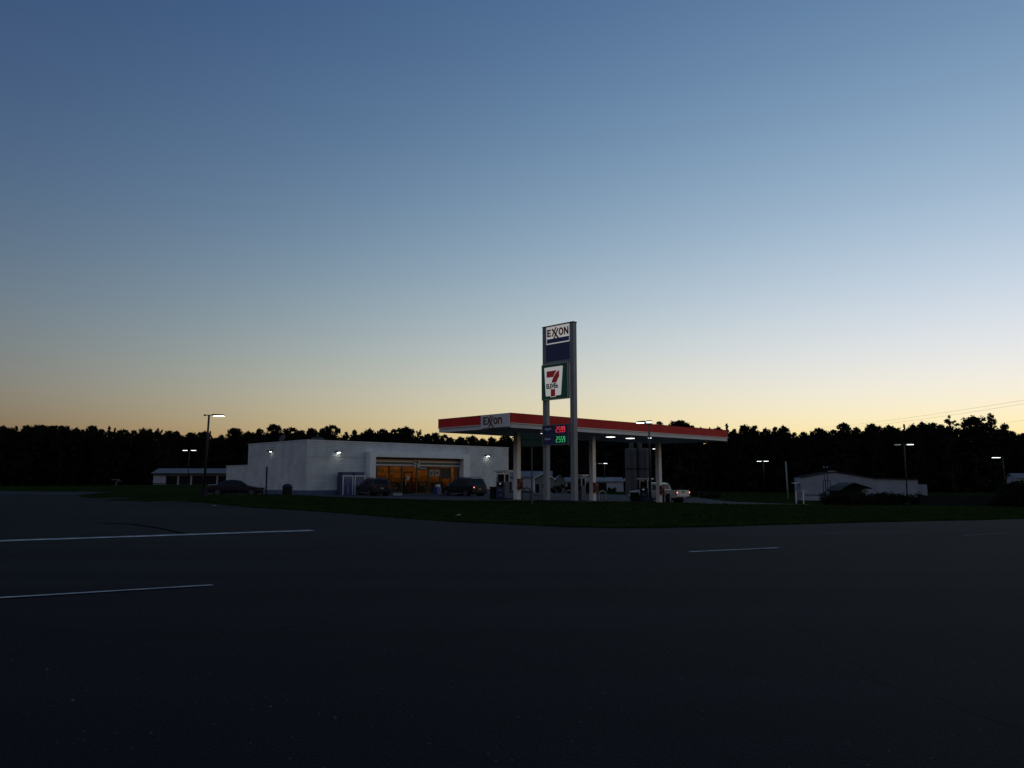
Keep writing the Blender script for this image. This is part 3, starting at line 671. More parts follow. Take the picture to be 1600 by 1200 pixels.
prof = [(0.001, 0), (.15, .02), (.3, .07), (.4, .13), (.42, .15), (.41, .17), (.3, .11), (.15, .06), (.001, .04)]
mb.lathe(prof, n); mm = Matrix.Translation((0, -.05, .8)) @ Matrix.Rotation(math.radians(62), 4, 'X')
mb.v = [tuple(mm @ Vector(p)) for p in mb.v]; mb.build('dish', M_GALV, g, smooth=True)
MB().tube((0, -.1, .7), (0, -.5, .95), .015).build('feed_arm', M_DARKM, g)

# ice boxes by the front wall
def ice_box(a, b, label):
    x0, x1 = sx(a), sx(b); q = SC + A * (x0) - B * 1.15
    zt = zat(742, 78) - .25; W = x1 - x0
    g = thing('ice_chest', label, 'ice chest', (q.x, q.y, .2), TH, 'ice chests by the store front')
    MB().box(0, W, 0, .95, 0, zt).build('chest_body', mat('ice_body', (.05, .06, .13), .5, noise=.3, scale=3), g, bev=.02)
    MB().box(.05, W - .02, .1, .9, zt + .001, zt + .32).build('header', M_NAVY, g)
    f = MB(); f.box(.0, W, -.05, -.001, zt - .1, zt); f.box(0, W, -.05, -.001, .0, .1); f.box(0, .1, -.05, -.001, .1, zt - .1); f.box(W - .1, W, -.05, -.001, .1, zt - .1)
    f.build('door_frame', mat('ice_frame', (.75, .72, .74), .5), g)
    d = MB().box(.11, W - .11, -.035, -.002, .11, zt - .11).build('door', mat('ice_door', (.10, .11, .22), .4, noise=.5, scale=5), g)
    MB().box(W * .5, W * .5 + .04, -.055, -.036, .2, 1.0).build('handle', MATS['ice_frame'], d)
ice_box(525.5, 542, 'white framed blue ice chest farther from the shop window'); ice_box(544, 560.5, 'white framed blue ice chest beside the parked SUV, next to the portal')

# dustbin, T post, thin post, cooler, wheel stop
def domed_bin(px, Y, label):
    z = hz(xat(px, Y), Y); g = thing('trash_barrel', label, 'trash bin', (xat(px, Y), Y, z))
    MB().lathe([(.36, -.1), (.42, .1), (.44, .7)], 18).build('barrel', M_BLACK, g, smooth=True)
    MB().lathe([(.46, .701), (.46, .78), (.38, .95), (.2, 1.05), (.02, 1.08)], 18).build('dome_lid', M_RUBBER, g, smooth=True)
    MB().box(-.15, .15, -.45, -.40, .80, .9).build('flap', M_DARKM, g)
domed_bin(449, 73, 'black domed trash barrel against the white side wall')
q = SC - A * 2.2 + B * .2
Y = 72.0; z = hz(xat(416, Y), Y)
g = thing('post', 'thin dark upright post left of the store corner', 'post', (xat(416, Y), Y, z))
MB().box(-.06, .06, -.06, .06, -.2, zat(729, Y) - z).build('shaft', M_DARKM, g, bev=.01); MB().box(-.3, .4, -.3, .3, -.05, .1).build('base', M_APRON, g, bev=.02)
Y = 72.5; z = hz(xat(410, Y), Y); g = thing('vacuum_stand', 'short dark T shaped stand beside the thin post', 'stand', (xat(410, Y), Y, z))
MB().box(-.06, .06, -.06, .06, -.1, .62).build('shaft', M_DARKM, g); MB().box(-.2, .2, -.1, .1, .621, .74).build('head', M_DARKM, g, bev=.01)
Y = 83.0; z = hz(xat(684, Y), Y) ; g = thing('ice_cooler', 'small blue bin with white top left of the right hand SUV', 'cooler', (xat(684, Y), Y, z), TH)
MB().box(-.35, .35, -.35, .35, -.1, .72).build('cooler_body', M_BLUE, g, bev=.03); MB().box(-.2, .2, -.2, .2, .721, .98).build('cooler_top', M_OFFW, g, bev=.04)
Y = 76.5; z = hz(xat(621, Y), Y); g = thing('parking_block', 'pale concrete wheel stop right of the left hand SUV', 'wheel stop', (xat(621, Y), Y, z), TH)
MB().add([(-.55, -.12, -.05), (.55, -.12, -.05), (.55, .12, -.05), (-.55, .12, -.05), (-.5, -.07, .3), (.5, -.07, .3), (.5, .07, .3), (-.5, .07, .3)], [(0, 3, 2, 1), (4, 5, 6, 7), (0, 1, 5, 4), (1, 2, 6, 5), (2, 3, 7, 6), (3, 0, 4, 7)]).build('block', mat('block_grey', (.3, .3, .31), .8, noise=.2), g, bev=.02)

# ------------------------------------------------------------------ vehicles  (local +X forward, +Y left)
def loft(sts, ringf):
    mb = MB(); rings = [ringf(s) for s in sts]; n = len(rings[0])
    for r in rings: mb.v += r
    for i in range(len(rings) - 1):
        for j in range(n): mb.f.append((i * n + j, i * n + (j + 1) % n, (i + 1) * n + (j + 1) % n, (i + 1) * n + j))
    mb.f.append(tuple(range(n))); mb.f.append(tuple(range((len(rings) - 1) * n, len(rings) * n))); return mb
def ringf(s):
    x, zb, zbelt, zt, hb, ht = s
    half = [(hb * .86, zb), (hb * .97, zb + .10), (hb, zb + (zbelt - zb) * .45), (hb * .985, zbelt - .05), (hb * .95, zbelt), (ht + (hb * .95 - ht) * .12, zbelt + (zt - zbelt) * .85), (ht * .9, zt - .005), (ht * .45, zt + .015)]
    return [(x, y, z) for y, z in half] + [(x, -y, z) for y, z in reversed(half)]
M_RIM = mat('wheel_rim', (.10, .10, .105), .5, metal=.3, noise=.2)
def wheels(g, xf, xr, tr, r, wd=.24, rimm=None):
    for x in (xf, xr):
        for s in (-1, 1):
            y = s * (tr - wd / 2)
            prof = [(r * .62, -wd / 2), (r * .93, -wd / 2), (r, -wd / 2 + .05), (r, wd / 2 - .05), (r * .93, wd / 2), (r * .62, wd / 2)]
            mb = MB().lathe(prof, 22); M = Matrix.Translation((x, y, r)) @ Matrix.Rotation(math.pi / 2, 4, 'X'); mb.v = [tuple(M @ Vector(p)) for p in mb.v]
            wh = mb.build('wheel', M_RUBBER, g, smooth=False)
            mb = MB(); yo = s * (tr + .006)
            for k in range(5):
                a = 2 * math.pi * k / 5; M = Matrix.Translation((x, yo, r)) @ Matrix.Rotation(a, 4, 'Y'); mb.box(-.035, .035, -.012, .012, .03, r * .58, M)
            mb.tube((x, yo - .014, r), (x, yo + .014, r), .07, n=12)
            for k in range(16):
                a, b = 2 * math.pi * k / 16, 2 * math.pi * (k + 1) / 16
                mb.tube((x + math.cos(a) * r * .6, yo, r + math.sin(a) * r * .6), (x + math.cos(b) * r * .6, yo, r + math.sin(b) * r * .6), .018, n=5)
            mb.build('rim', rimm or M_RIM, wh)
def sidey(s0, s1, x, z):           # half width of the greenhouse side at (x, z)
    k = 0 if s1[0] == s0[0] else (x - s0[0]) / (s1[0] - s0[0]); L = [a + (b - a) * k for a, b in zip(s0, s1)]
    _, zb, zbelt, zt, hb, ht = L; y0 = hb * .95; y1 = ht + (hb * .95 - ht) * .12; t = (z - zbelt) / max(.05, (zt - zbelt) * .85)
    return y0 + (y1 - y0) * t
def side_windows(g, sts, wins):
    def Yo(x, z):
        for s0, s1 in zip(sts, sts[1:]):
            if s0[0] >= x >= s1[0]: return sidey(s0, s1, x, z)
        return .8
    for pts in wins:
        for s in (-1, 1):
            mb = MB(); n = len(pts)
            vs = [(x, s * (Yo(x, z) + .012), z) for x, z in pts] + [(x, s * (Yo(x, z) - .03), z) for x, z in pts]
            mb.add(vs, [tuple(range(n)), tuple(range(n, 2 * n))] + [(i, (i + 1) % n, n + (i + 1) % n, n + i) for i in range(n)])
            mb.build('side_window', M_CARGLASS, g)
def screen(g, a, b, name):         # sloped pane between two (x, z, halfwidth) edges, set proud along its normal
    (x0, z0, h0), (x1, z1, h1) = a, b; d = Vector((x1 - x0, 0, z1 - z0)).normalized(); n = Vector((d.z, 0, -d.x))
    if n.x * (1 if name == 'windscreen' else -1) < 0: n = -n
    vs = []
    for o in (.016, -.02):
        vs += [Vector((x0, -h0, z0)) + n * o, Vector((x0, h0, z0)) + n * o, Vector((x1, h1, z1)) + n * o, Vector((x1, -h1, z1)) + n * o]
    MB().add(vs, [(0, 1, 2, 3), (7, 6, 5, 4), (0, 4, 5, 1), (1, 5, 6, 2), (2, 6, 7, 3), (3, 7, 4, 0)]).build(name, M_CARGLASS, g)
def arches(g, xf, xr, hb, r):
    for x in (xf, xr):
        for s in (-1, 1): MB().tube((x, s * (hb - .25), r + .02), (x, s * (hb + .006), r + .02), r + .075, n=24).build('wheel_arch', M_BLACK, g)

def suv(loc, rz, label, paint, L=4.7, H=1.78, W=1.86, lit=False):
    g = thing('suv', label, 'car', loc, rz); hb = W / 2; h = L / 2
    sts = [(h, .42, .72, .74, hb * .80, hb * .6), (h - .12, .30, .90, .93, hb * .93, hb * .7), (h - 1.05, .28, 1.05, 1.09, hb, hb * .8), (h - 1.25, .28, 1.08, 1.14, hb, hb * .8),
           (h - 1.95, .28, 1.08, H - .10, hb, hb * .74), (h - 2.4, .28, 1.08, H, hb, hb * .76), (-h + .75, .28, 1.1, H - .02, hb, hb * .76), (-h + .32, .3, 1.1, H - .10, hb, hb * .74), (-h + .06, .34, 1.08, 1.14, hb * .97, hb * .82), (-h, .44, .95, .98, hb * .9, hb * .8)]
    loft(sts, ringf).build('body', paint, g, bev=0, smooth=False)
    xf, xr = h - .92, -h + .95; arches(g, xf, xr, hb, .37); wheels(g, xf, xr, hb + .015, .37)
    zt = H - .24
    side_windows(g, sts, [[(h - 1.62, 1.12), (h - 1.98, zt), (h - 2.6, zt + .02), (h - 2.6, 1.12)], [(h - 2.72, 1.12), (h - 2.72, zt + .02), (h - 3.5, zt + .02), (h - 3.5, 1.12)], [(h - 3.62, 1.13), (h - 3.62, zt + .02), (-h + .55, zt), (-h + .36, 1.13)]])
    screen(g, (h - 1.32, 1.22, hb * .72), (h - 1.90, H - .16, hb * .64), 'windscreen')
    screen(g, (-h + .09, 1.2, hb * .72), (-h + .29, H - .18, hb * .64), 'rear_window')
    for s in (-1, 1):
        tl_ = MB().box(-h - .02, -h + .12, s * hb * .74 - .09, s * hb * .74 + .09, .80, 1.06).build('tail_light', M_TAIL, g, bev=.01)
        if lit and s > 0: MB().box(-h - .03, -h - .021, s * hb * .74 - .04, s * hb * .74 + .05, .90, .98).build('bulb', M_TAILON, tl_)
        MB().box(h - .14, h - .0, s * hb * .68 - .16, s * hb * .68 + .16, .68, .84).build('headlight', M_ALU, g, bev=.01)
        MB().box(h - 1.62, h - 1.45, s * (hb + .0) - .0 * s, s * (hb + .2), 1.1, 1.27).build('mirror', M_ALU, g, bev=.03) if s > 0 else MB().box(h - 1.62, h - 1.45, -(hb + .2), -hb, 1.1, 1.27).build('mirror', M_ALU, g, bev=.03)
    MB().box(-h - .06, -h + .1, -hb * .92, hb * .92, .40, .62).build('bumper', M_RUBBER, g, bev=.03)
    MB().box(h - .16, h + .04, -hb * .85, hb * .85, .36, .58).build('bumper', M_RUBBER, g, bev=.03)
    MB().box(-h - .025, -h - .001, -.17, .17, .72, .86).build('number_plate', mat('plate_grey', (.3, .31, .34), .5), g)
    f = MB()
    for s in (-1, 1): f.tube((h - 2.3, s * hb * .66, H + .05), (-h + .6, s * hb * .66, H + .04), .02, n=6)
    f.build('roof_rail', M_DARKM, g)
    f = MB(); f.box(h - 3.4, h - 1.5, hb + .002, hb + .03, .34, .40); f.build('side_trim', M_ALU, g)
    return g
P_DARK = mat('car_paint_charcoal', (.013, .014, .017), .35, noise=.15, coat=.1, spec=.3)
P_BLACK = mat('car_paint_black', (.007, .007, .009), .35, noise=.15, coat=.1, spec=.3)
P_BLUEB = mat('car_paint_midnight', (.008, .008, .014), .35, noise=.15, coat=.1, spec=.3)
P_WHITE = mat('truck_paint_white', (.62, .61, .60), .4, noise=.06, coat=.3)
ang = math.radians(123)
Y = 74.6; p = Vector((xat(597, Y), Y, 0)) + Vector((math.cos(ang), math.sin(ang), 0)) * 2.3
suv((p.x, p.y, zat(776.3, 74.6)), ang, 'charcoal SUV parked nose in left of the lit shop window', P_DARK, 4.6, 1.74, 1.84)
ang = math.atan2(B.y, B.x) - .02; Y = 76.0; p = Vector((xat(750, Y), Y, 0)) + Vector((math.cos(ang), math.sin(ang), 0)) * 2.5
suv((p.x, p.y, zat(777, 76.3)), ang, 'black SUV with a red tail lamp right of the lit shop window', P_BLACK, 4.95, 1.86, 1.95, lit=True)

def sedan(loc, rz, label, paint, L=4.8, H=1.42, W=1.8):
    g = thing('sedan', label, 'car', loc, rz); hb = W / 2; h = L / 2
    sts = [(h, .40, .58, .60, hb * .78, hb * .6), (h - .12, .26, .68, .70, hb * .92, hb * .7), (h - .9, .22, .82, .85, hb, hb * .8), (h - 1.35, .22, .90, .95, hb, hb * .8),
           (h - 2.05, .22, .93, H - .06, hb, hb * .68), (h - 2.5, .22, .94, H, hb, hb * .68), (-h + 1.7, .22, .95, H - .03, hb, hb * .68), (-h + .85, .24, .96, 1.03, hb, hb * .78), (-h + .1, .28, .94, .98, hb * .95, hb * .8), (-h, .42, .8, .82, hb * .85, hb * .75)]
    loft(sts, ringf).build('body', paint, g)
    xf, xr = h - .92, -h + 1.0; arches(g, xf, xr, hb, .32); wheels(g, xf, xr, hb + .01, .32, .21)
    zt = H - .16
    side_windows(g, sts, [[(h - 1.6, .97), (h - 2.1, zt), (h - 2.62, zt + .02), (h - 2.62, .97)], [(h - 2.72, .97), (h - 2.72, zt + .02), (-h + 1.66, zt), (-h + 1.25, 1.0)]])
    screen(g, (h - 1.42, 1.0, hb * .72), (h - 1.98, H - .1, hb * .6), 'windscreen'); screen(g, (-h + .92, 1.08, hb * .72), (-h + 1.6, H - .08, hb * .6), 'rear_window')
    for s in (-1, 1):
        MB().box(-h - .01, -h + .12, s * hb * .7 - .16, s * hb * .7 + .16, .66, .82).build('tail_light', M_TAIL, g, bev=.01)
        MB().box(h - .16, h - .01, s * hb * .66 - .16, s * hb * .66 + .16, .52, .64).build('headlight', M_ALU, g, bev=.01)
        MB().box(h - 1.72, h - 1.56, min(s * hb, s * (hb + .17)), max(s * hb, s * (hb + .17)), .95, 1.08).build('mirror', paint, g, bev=.03)
    MB().box(-h - .03, -h + .1, -hb * .8, hb * .8, .36, .52).build('bumper', M_RUBBER, g, bev=.03)
    return g
Y = 74.0; sedan((xat(368, Y), Y, .28), math.radians(12), 'low dark sedan parked left of the store behind the grass bank', P_BLUEB, 4.9, 1.47)

def pickup(loc, rz, label):
    g = thing('pickup_truck', label, 'truck', loc, rz); L, W, H = 5.5, 2.0, 1.92; hb = W / 2; h = L / 2; paint = P_WHITE
    sts = [(h, .55, .95, .98, hb * .86, hb * .7), (h - .1, .50, 1.08, 1.12, hb * .95, hb * .8), (h - 1.15, .45, 1.18, 1.22, hb, hb * .84), (h - 1.4, .45, 1.20, 1.28, hb, hb * .84),
           (h - 2.05, .45, 1.2, H - .06, hb, hb * .76), (h - 2.4, .45, 1.2, H, hb, hb * .77), (h - 3.1, .45, 1.2, H - .02, hb, hb * .76), (h - 3.42, .45, 1.2, H - .1, hb, hb * .75), (h - 3.55, .45, 1.2, 1.26, hb, hb * .8)]
    loft(sts, ringf).build('body', paint, g)
    side_windows(g, sts, [[(h - 1.7, 1.25), (h - 2.08, H - .24), (h - 2.62, H - .2), (h - 2.62, 1.25)], [(h - 2.72, 1.25), (h - 2.72, H - .2), (h - 3.25, H - .24), (h - 3.38, 1.25)]])
    screen(g, (h - 1.46, 1.34, hb * .76), (h - 2.0, H - .12, hb * .66), 'windscreen'); screen(g, (h - 3.53, 1.32, hb * .74), (h - 3.44, H - .16, hb * .66), 'rear_window')
    xb = h - 3.56
    bed = MB(); bed.box(-h + .06, xb, hb - .08, hb, .55, 1.24); bed.box(-h + .06, xb, -hb, -hb + .08, .55, 1.24); bed.box(xb - .06, xb, -hb + .08, hb - .08, .55, 1.22); bed.box(-h + .06, xb - .06, -hb + .08, hb - .08, .62, .7)
    bd = bed.build('bed', paint, g, bev=.015)
    MB().box(-h, -h + .055, -hb + .03, hb - .03, .66, 1.22).build('tailgate', paint, g, bev=.015)
    MB().box(-h - .006, -h - .001, -.16, .16, 1.02, 1.14).build('handle', M_BLACK, g)
    for s in (-1, 1):
        tl_ = MB().box(-h - .02, -h + .14, min(s * (hb - .10), s * (hb + .012)), max(s * (hb - .10), s * (hb + .012)), .88, 1.16).build('tail_light', M_TAIL, g, bev=.01)
        MB().box(-h - .03, -h - .021, min(s * (hb - .09), s * hb), max(s * (hb - .09), s * hb), .97, 1.09).build('bulb', M_TAILON, tl_)
        MB().box(h - .14, h + .01, s * hb * .68 - .15, s * hb * .68 + .15, .84, 1.02).build('headlight', M_ALU, g, bev=.01)
        MB().box(h - 1.78, h - 1.6, min(s * hb, s * (hb + .24)), max(s * hb, s * (hb + .24)), 1.24, 1.48).build('mirror', M_BLACK, g, bev=.03)
    bm = MB().box(-h - .16, -h - .03, -hb * .92, hb * .92, .50, .66).build('bumper', M_RUBBER, g, bev=.03)
    MB().box(-h - .17, -h - .161, -.17, .17, .52, .64).build('number_plate', MATS['plate_grey'], bm)
    MB().box(h - .05, h + .12, -hb * .94, hb * .94, .46, .74).build('bumper', M_ALU, g, bev=.03)
    xf, xr = h - .95, -h + 1.15; arches(g, xf, xr, hb, .44); wheels(g, xf, xr, hb + .03, .49, .32, M_DARKM)
    MB().box(-h + .3, h - .4, -hb * .7, hb * .7, .38, .52).build('chassis', M_BLACK, g)
    MB().box(h - 1.1, h - .98, hb + .001, hb + .004, .9, .96).build('badge', M_BLACK, g)
    return g
ang = math.atan2(B.y, B.x); cen = cols[2][1] + A * 2.25 + B * 1.75
pickup((cen.x, cen.y, zat(787.5, cen.y - 2)), ang, 'white pickup truck with one lit tail lamp fuelling beside the right canopy column')

# ------------------------------------------------------------------ light poles
def lamp_pole(px, ptop, pbase, Y, heads, label, lean=0, group='lot lamps on tall poles', r=.07):
    zb0 = zat(pbase, Y); zt0 = zat(ptop, Y); x = xat(px, Y, zb0)
    g = thing('lamp_post', label, 'lamp post', (x, Y, zb0), 0, group); H = zt0 - zb0
    MB().box(-.2, .2, -.2, .2, -.6, .35).build('base', M_APRON, g, bev=.03)
    MB().tube((0, 0, .2), (lean, 0, H + .02), r, r * .75, n=10).build('pole', M_DARKM, g, smooth=True)
    for (az, l, lit, w_) in heads:
        a = math.radians(az); M = Matrix.Translation((lean, 0, H)) @ Matrix.Rotation(a, 4, 'Z')
        hd = MB().box(.0, .35, -.03, .03, -.04, .02, M).add([M @ Vector(p) for p in [(.3, -w_, -.05), (.3 + l, -w_, -.07), (.3 + l, w_, -.07), (.3, w_, -.05), (.33, -w_ * .8, .07), (.25 + l, -w_ * .8, .03), (.25 + l, w_ * .8, .03), (.33, w_ * .8, .07)]],
            [(0, 3, 2, 1), (4, 5, 6, 7), (0, 1, 5, 4), (1, 2, 6, 5), (2, 3, 7, 6), (3, 0, 4, 7)]).build('lamp_head', M_DARKM, g)
        if lit: MB().box(.3 + l * .12, .3 + l * .95, -w_ * .85, w_ * .85, -.115, -.071, M).build('lens', M_LAMP if lit is True else M_LAMPD, hd)
    return g
lamp_pole(318.5, 648.5, 771, 62, [(-4, .95, True, .22), (172, .12, False, .1)], 'tall lamp post with a single lit head against the sky, left of the store', lean=.12, r=.1)
lamp_pole(293.5, 703, 757, 130, [(-5, .75, True, .3), (185, .75, True, .3)], 'far twin headed lamp post in front of the low storage sheds')
lamp_pole(1016.5, 659, 788, 59, [(180, .62, True, .24), (262, .7, True, .24)], 'dark twin headed lamp post crossing the red canopy fascia', r=.085)
lamp_pole(945, 723.5, 768, 150, [(182, .95, 'dim', .2), (-80, .6, True, .34)], 'far lamp post right of the middle canopy column', r=.1)
lamp_pole(1018, 700.5, 768, 128, [(0, .5, True, .25), (180, .35, True, .1)], 'far lamp post behind the right canopy column, only its heads showing', r=.08)
lamp_pole(1195, 720, 776, 140, [(181, .85, True, .22), (-70, .8, True, .34)], 'far lamp post left of the bare white pole, right of the canopy')
lamp_pole(1418.5, 693.5, 791, 79, [(178, .62, 'dim', .16), (-48, .55, True, .26), (25, .4, 'dim', .12)], 'dark lamp post with a bright tilted head in front of the long white shed', r=.075)
lamp_pole(1571.5, 714, 775, 105, [(180, 1.1, True, .26)], 'single headed lamp post at far right above the bush', r=.08)

# bare pole, power lines
Y = 118; g = thing('flag_pole', 'bare white pole left of the long white shed', 'pole', (xat(1231, Y, 0), Y, zat(776, Y)))
MB().tube((0, 0, -.4), (-.14, 0, zat(721, Y) - zat(776, Y)), .13, .10, n=10).build('shaft', mat('pole_white', (.27, .27, .26), .6, noise=.1), g, smooth=True)
for k, (pa, pb) in enumerate((((1290, 669.5), (1640, 617)), ((1330, 669), (1640, 622.5)), ((1520, 664.5), (1640, 648)))):
    a = at(pa[0], pa[1], 172); b = at(pb[0], pb[1], 70)
    d = b - a; b2 = a + d * 1.5; a2 = a - d * .2; L = 40
    pts = [a2.lerp(b2, i / L) - Vector((0, 0, .8 * math.sin(math.pi * i / L) - .55)) for i in range(L + 1)]
    tag(MB().path(pts, .009, 5).build('power_line', M_BLACK), ['uppermost thin power line crossing the sky at right', 'second thin power line, just under the uppermost one at right', 'lowest thin power line, above the trees at far right'][k], 'power line', 'power lines at right')

# ------------------------------------------------------------------ background buildings
def gable(name, label, cat, cx, cy, z, rz, L, D, eave, ridge, wallm, roofm, ov=.3, group=None):
    """ridge along local x; front is -y"""
    g = thing(name, label, cat, (cx, cy, z), rz, group)
    w_ = MB(); w_.box(0, L, 0, D, -.5, eave - .02)
    w_.prism([(0, eave - .02), (D, eave - .02), (D / 2, ridge - .06)], lambda u, v, k: (L * k, u, v)); w_.build('wall', wallm, g)
    r = MB(); t = .1; sl = (ridge - eave) / (D / 2)
    for s in (0, 1):
        a = (-ov, eave - ov * sl) if s == 0 else (D + ov, eave - ov * sl)
        r.prism([(a[0], a[1]), (D / 2, ridge), (D / 2, ridge + t), (a[0], a[1] + t)], lambda u, v, k: (-ov + (L + 2 * ov) * k, u, v))
    r.build('roof', roofm, g); return g
# left storage sheds
Y = 165; zg = .85
g = gable('storage_shed', 'long low storage shed with dark bays and pale posts, left of the store', 'shed', xat(239, Y), Y, zg, math.radians(2), 26, 7, zat(739, Y) - zg, zat(732.5, Y + 3.5) - zg, M_SHEDW, M_ROOFM, .35, 'low storage sheds')
ev = zat(739, Y) - zg
for i in range(8):
    x0 = 2.6 + i * 2.66; b = MB().box(x0, x0 + 2.3, -.03, -.002, .05, ev - .55).build('bay_door', M_SHEDD, g)
MB().box(-.3, 26.3, -.4, -.35, ev - .35, ev - .1).build('gutter', M_DARKM, g)
MB().box(-.01, 2.5, -.02, -.002, .1, .35).build('base_trim', M_DARKM, g)
# sheds seen through the canopy
Y = 140; zg = hz(5, Y)
g = gable('storage_shed', 'long pale low shed behind the left canopy column', 'shed', xat(780, Y), Y, zg, math.radians(-4), 9.0, 6, zat(745, Y) - zg, zat(737, Y + 3) - zg, M_SHEDW, M_ROOFM, .3, 'low storage sheds')
MB().box(.4, 2.2, -.03, -.002, .1, 1.6).build('bay_door', M_SHEDD, g)
Y = 112; zg = hz(4, Y); hp = zat(739.5, Y) - zg; he = zat(748, Y) - zg; x0 = xat(834, Y); W = xat(866, Y) - x0
g = thing('small_house', 'small gabled house with pale trim and dark door behind the tall sign', 'house', (x0, Y, zg), math.radians(-3))
w_ = MB(); w_.prism([(0, -.4), (W, -.4), (W, he), (W / 2, hp), (0, he)], lambda u, v, k: (u, 4.0 * (1 - k), v)); w_.build('wall', mat('house_grey', (.16, .16, .17), .8, noise=.15), g)
r = MB()
for a in ((-.25, he - .16), (W + .25, he - .16)): r.prism([a, (W / 2, hp + .0), (W / 2, hp + .09), (a[0], a[1] + .09)], lambda u, v, k: (u, 4.2 - 4.45 * k, v))
r.build('roof', M_SHEDD, g)
r = MB()
for a in ((-.25, he - .16), (W + .25, he - .16)): r.prism([(a[0], a[1] + .0), (W / 2, hp + .01), (W / 2, hp + .12), (a[0], a[1] + .12)], lambda u, v, k: (u, -.26 - .03 * k, v))
r.box(.0, .12, -.03, -.002, 0, he); r.build('trim', M_WHITE, g)
MB().box(.25, .75, -.03, -.002, .05, 1.25).build('door', M_BLACK, g); MB().box(1.2, 2.0, -.03, -.002, .7, 1.25).build('window', M_CARGLASS, g)
Y = 125; zg = hz(7, Y); hp = zat(743, Y) - zg; he = zat(750, Y) - zg; x0 = xat(868, Y); W = xat(882, Y) - x0
g = thing('garden_shed', 'tiny peaked shed between the two legs of the tall sign', 'shed', (x0, Y, zg), math.radians(3))
MB().prism([(0, -.4), (W, -.4), (W, he), (W / 2, hp), (0, he)], lambda u, v, k: (u, 2.5 * (1 - k), v)).build('wall', mat('house_grey2', (.12, .12, .12), .8, noise=.15), g)
r = MB()
for a in ((-.15, he - .15), (W + .15, he - .15)): r.prism([a, (W / 2, hp), (W / 2, hp + .07), (a[0], a[1] + .07)], lambda u, v, k: (u, 2.6 - 2.75 * k, v))
r.build('roof', MATS['house_grey'], g); MB().box(W * .55, W * .75, -.03, -.002, .9, 1.35).build('window', M_BLACK, g)
Y = 148; zg = hz(15, Y) - .1
x0 = xat(884, Y); L_ = xat(972, Y) - x0
g = gable('storage_shed', 'long low shed with blue grey wall and striped gable end left of the grain silos', 'shed', x0, Y, zg, math.radians(-3), L_, 6, zat(752.5, Y) - zg, zat(746.5, Y + 3) - zg, M_SHEDW, M_ROOFM, .25, 'low storage sheds')
for k in range(3): MB().box(.3 + k * 2.6, 2.3 + k * 2.6, -.03, -.002, .1, 1.7).build('bay_door', M_SHEDD, g)
f = MB()
for k in range(5): f.box(L_ + .002, L_ + .04, .5 + k * 1.1, 1.0 + k * 1.1, .0, 1.9)
f.build('gable_slat', M_SHEDD, g)
# porch posts to the right of that shed
f = thing('lean_to', 'open slatted lean-to at the gable end of the blue grey shed', 'lean-to', (xat(971, Y), Y - .5, zg))
for k in range(4): MB().box(.1 + k * .62, .28 + k * .62, -.1, .08, -.3, 2.0).build('post', M_SHEDW, f)
p = MB(); p.prism([(-.1, 2.0), (2.3, 2.0), (1.1, 3.0)], lambda u, v, k: (u, .3 - .5 * k, v)); p.build('gable_board', M_SHEDW, f)
# silos
for px, label in ((986.5, 'left of the two grey silos behind the right fuel pump'), (1006.5, 'right of the two grey silos behind the right fuel pump')):
    Y = 120; z = hz(20, Y); x = xat(px, Y, 3); r = .93 if px < 1000 else .98; zt = zat(700.5, Y) - z
    g = thing('silo', label, 'silo', (x, Y, z), 0, 'grey silos behind the pumps')
    MB().lathe([(r, -.3), (r, zt - .25), (r * .86, zt)], 26).build('shell', M_GALV, g, smooth=False)
    MB().lathe([(r + .03, 4.0 - .1), (r + .05, 4.0), (r + .03, 4.1)], 26).build('band', M_DARKM, g)
    cx = .05 if px < 1000 else -.62
    cp = MB().lathe([(.34, zt - .05), (.34, zt + .72), (.15, zt + .86)], 14, (cx, 0, 0)).build('cap', M_GALV, g)
    MB().tube((cx, 0, zt + .8), (cx, 0, zt + 1.25), .03).build('vent_pipe', M_GALV, cp)
    lad = MB()
    for s in (-.15, .15): lad.tube((s, -r - .08, 0), (s, -r - .08, zt - .3), .02, n=5)
    for k in range(16): lad.tube((-.15, -r - .08, .3 + k * .38), (.15, -r - .08, .3 + k * .38), .015, n=5)
    lad.build('ladder', M_DARKM, g)
# long white shed at right
Y = 125; zg = zat(781, Y)
x0 = xat(1251, Y); xr = xat(1360, Y); xe = xat(1423, Y)
g = thing('long_shed', 'long white shed with a shallow gable and flat wing behind the dark hedge', 'shed', (x0, Y, zg), math.radians(-9))
def zz(py): return zat(py, Y) - zg
prof = [(0, -.4), (xe - x0, -.4), (xe - x0, zz(749.5)), (xr - x0, zz(748)), (xat(1330, Y) - x0, zz(742.2)), (xat(1303, Y) - x0, zz(737.8)), (xat(1292, Y) - x0, zz(738.5)), (0, zz(746.5))]
MB().prism(prof, lambda u, v, k: (u, 5 * (1 - k), v)).build('wall', mat('long_shed_wall', (.30, .32, .38), .8, noise=.14, scale=.7), g)
r = MB(); tp = prof[2:]
for (a, b) in zip(tp, tp[1:]): r.prism([a, b, (b[0], b[1] + .12), (a[0], a[1] + .12)], lambda u, v, k: (u, 5.2 - 5.45 * k, v))
r.build('roof', mat('shed_roof_dark', (.05, .053, .06), .95, noise=.2, spec=0), g)
MB().box(0.6, 5.0, -.03, -.002, zz(774.5), zz(772.5)).build('sill_band', M_BLUEBAND, g)
MB().box(xat(1302, Y) - x0 - .3, xat(1309, Y) - x0, 2, 3, zz(740), zz(735.5)).build('roof_vent', M_SHEDW, g)
MB().box(-.9, -.01, .5, 2.2, zz(755.5), zz(754.0)).build('side_awning', M_WHITE, g)
MB().box(xat(1405, Y) - x0, xat(1406.5, Y) - x0, -.05, -.002, .2, zz(750)).build('downpipe', M_WHITE, g)
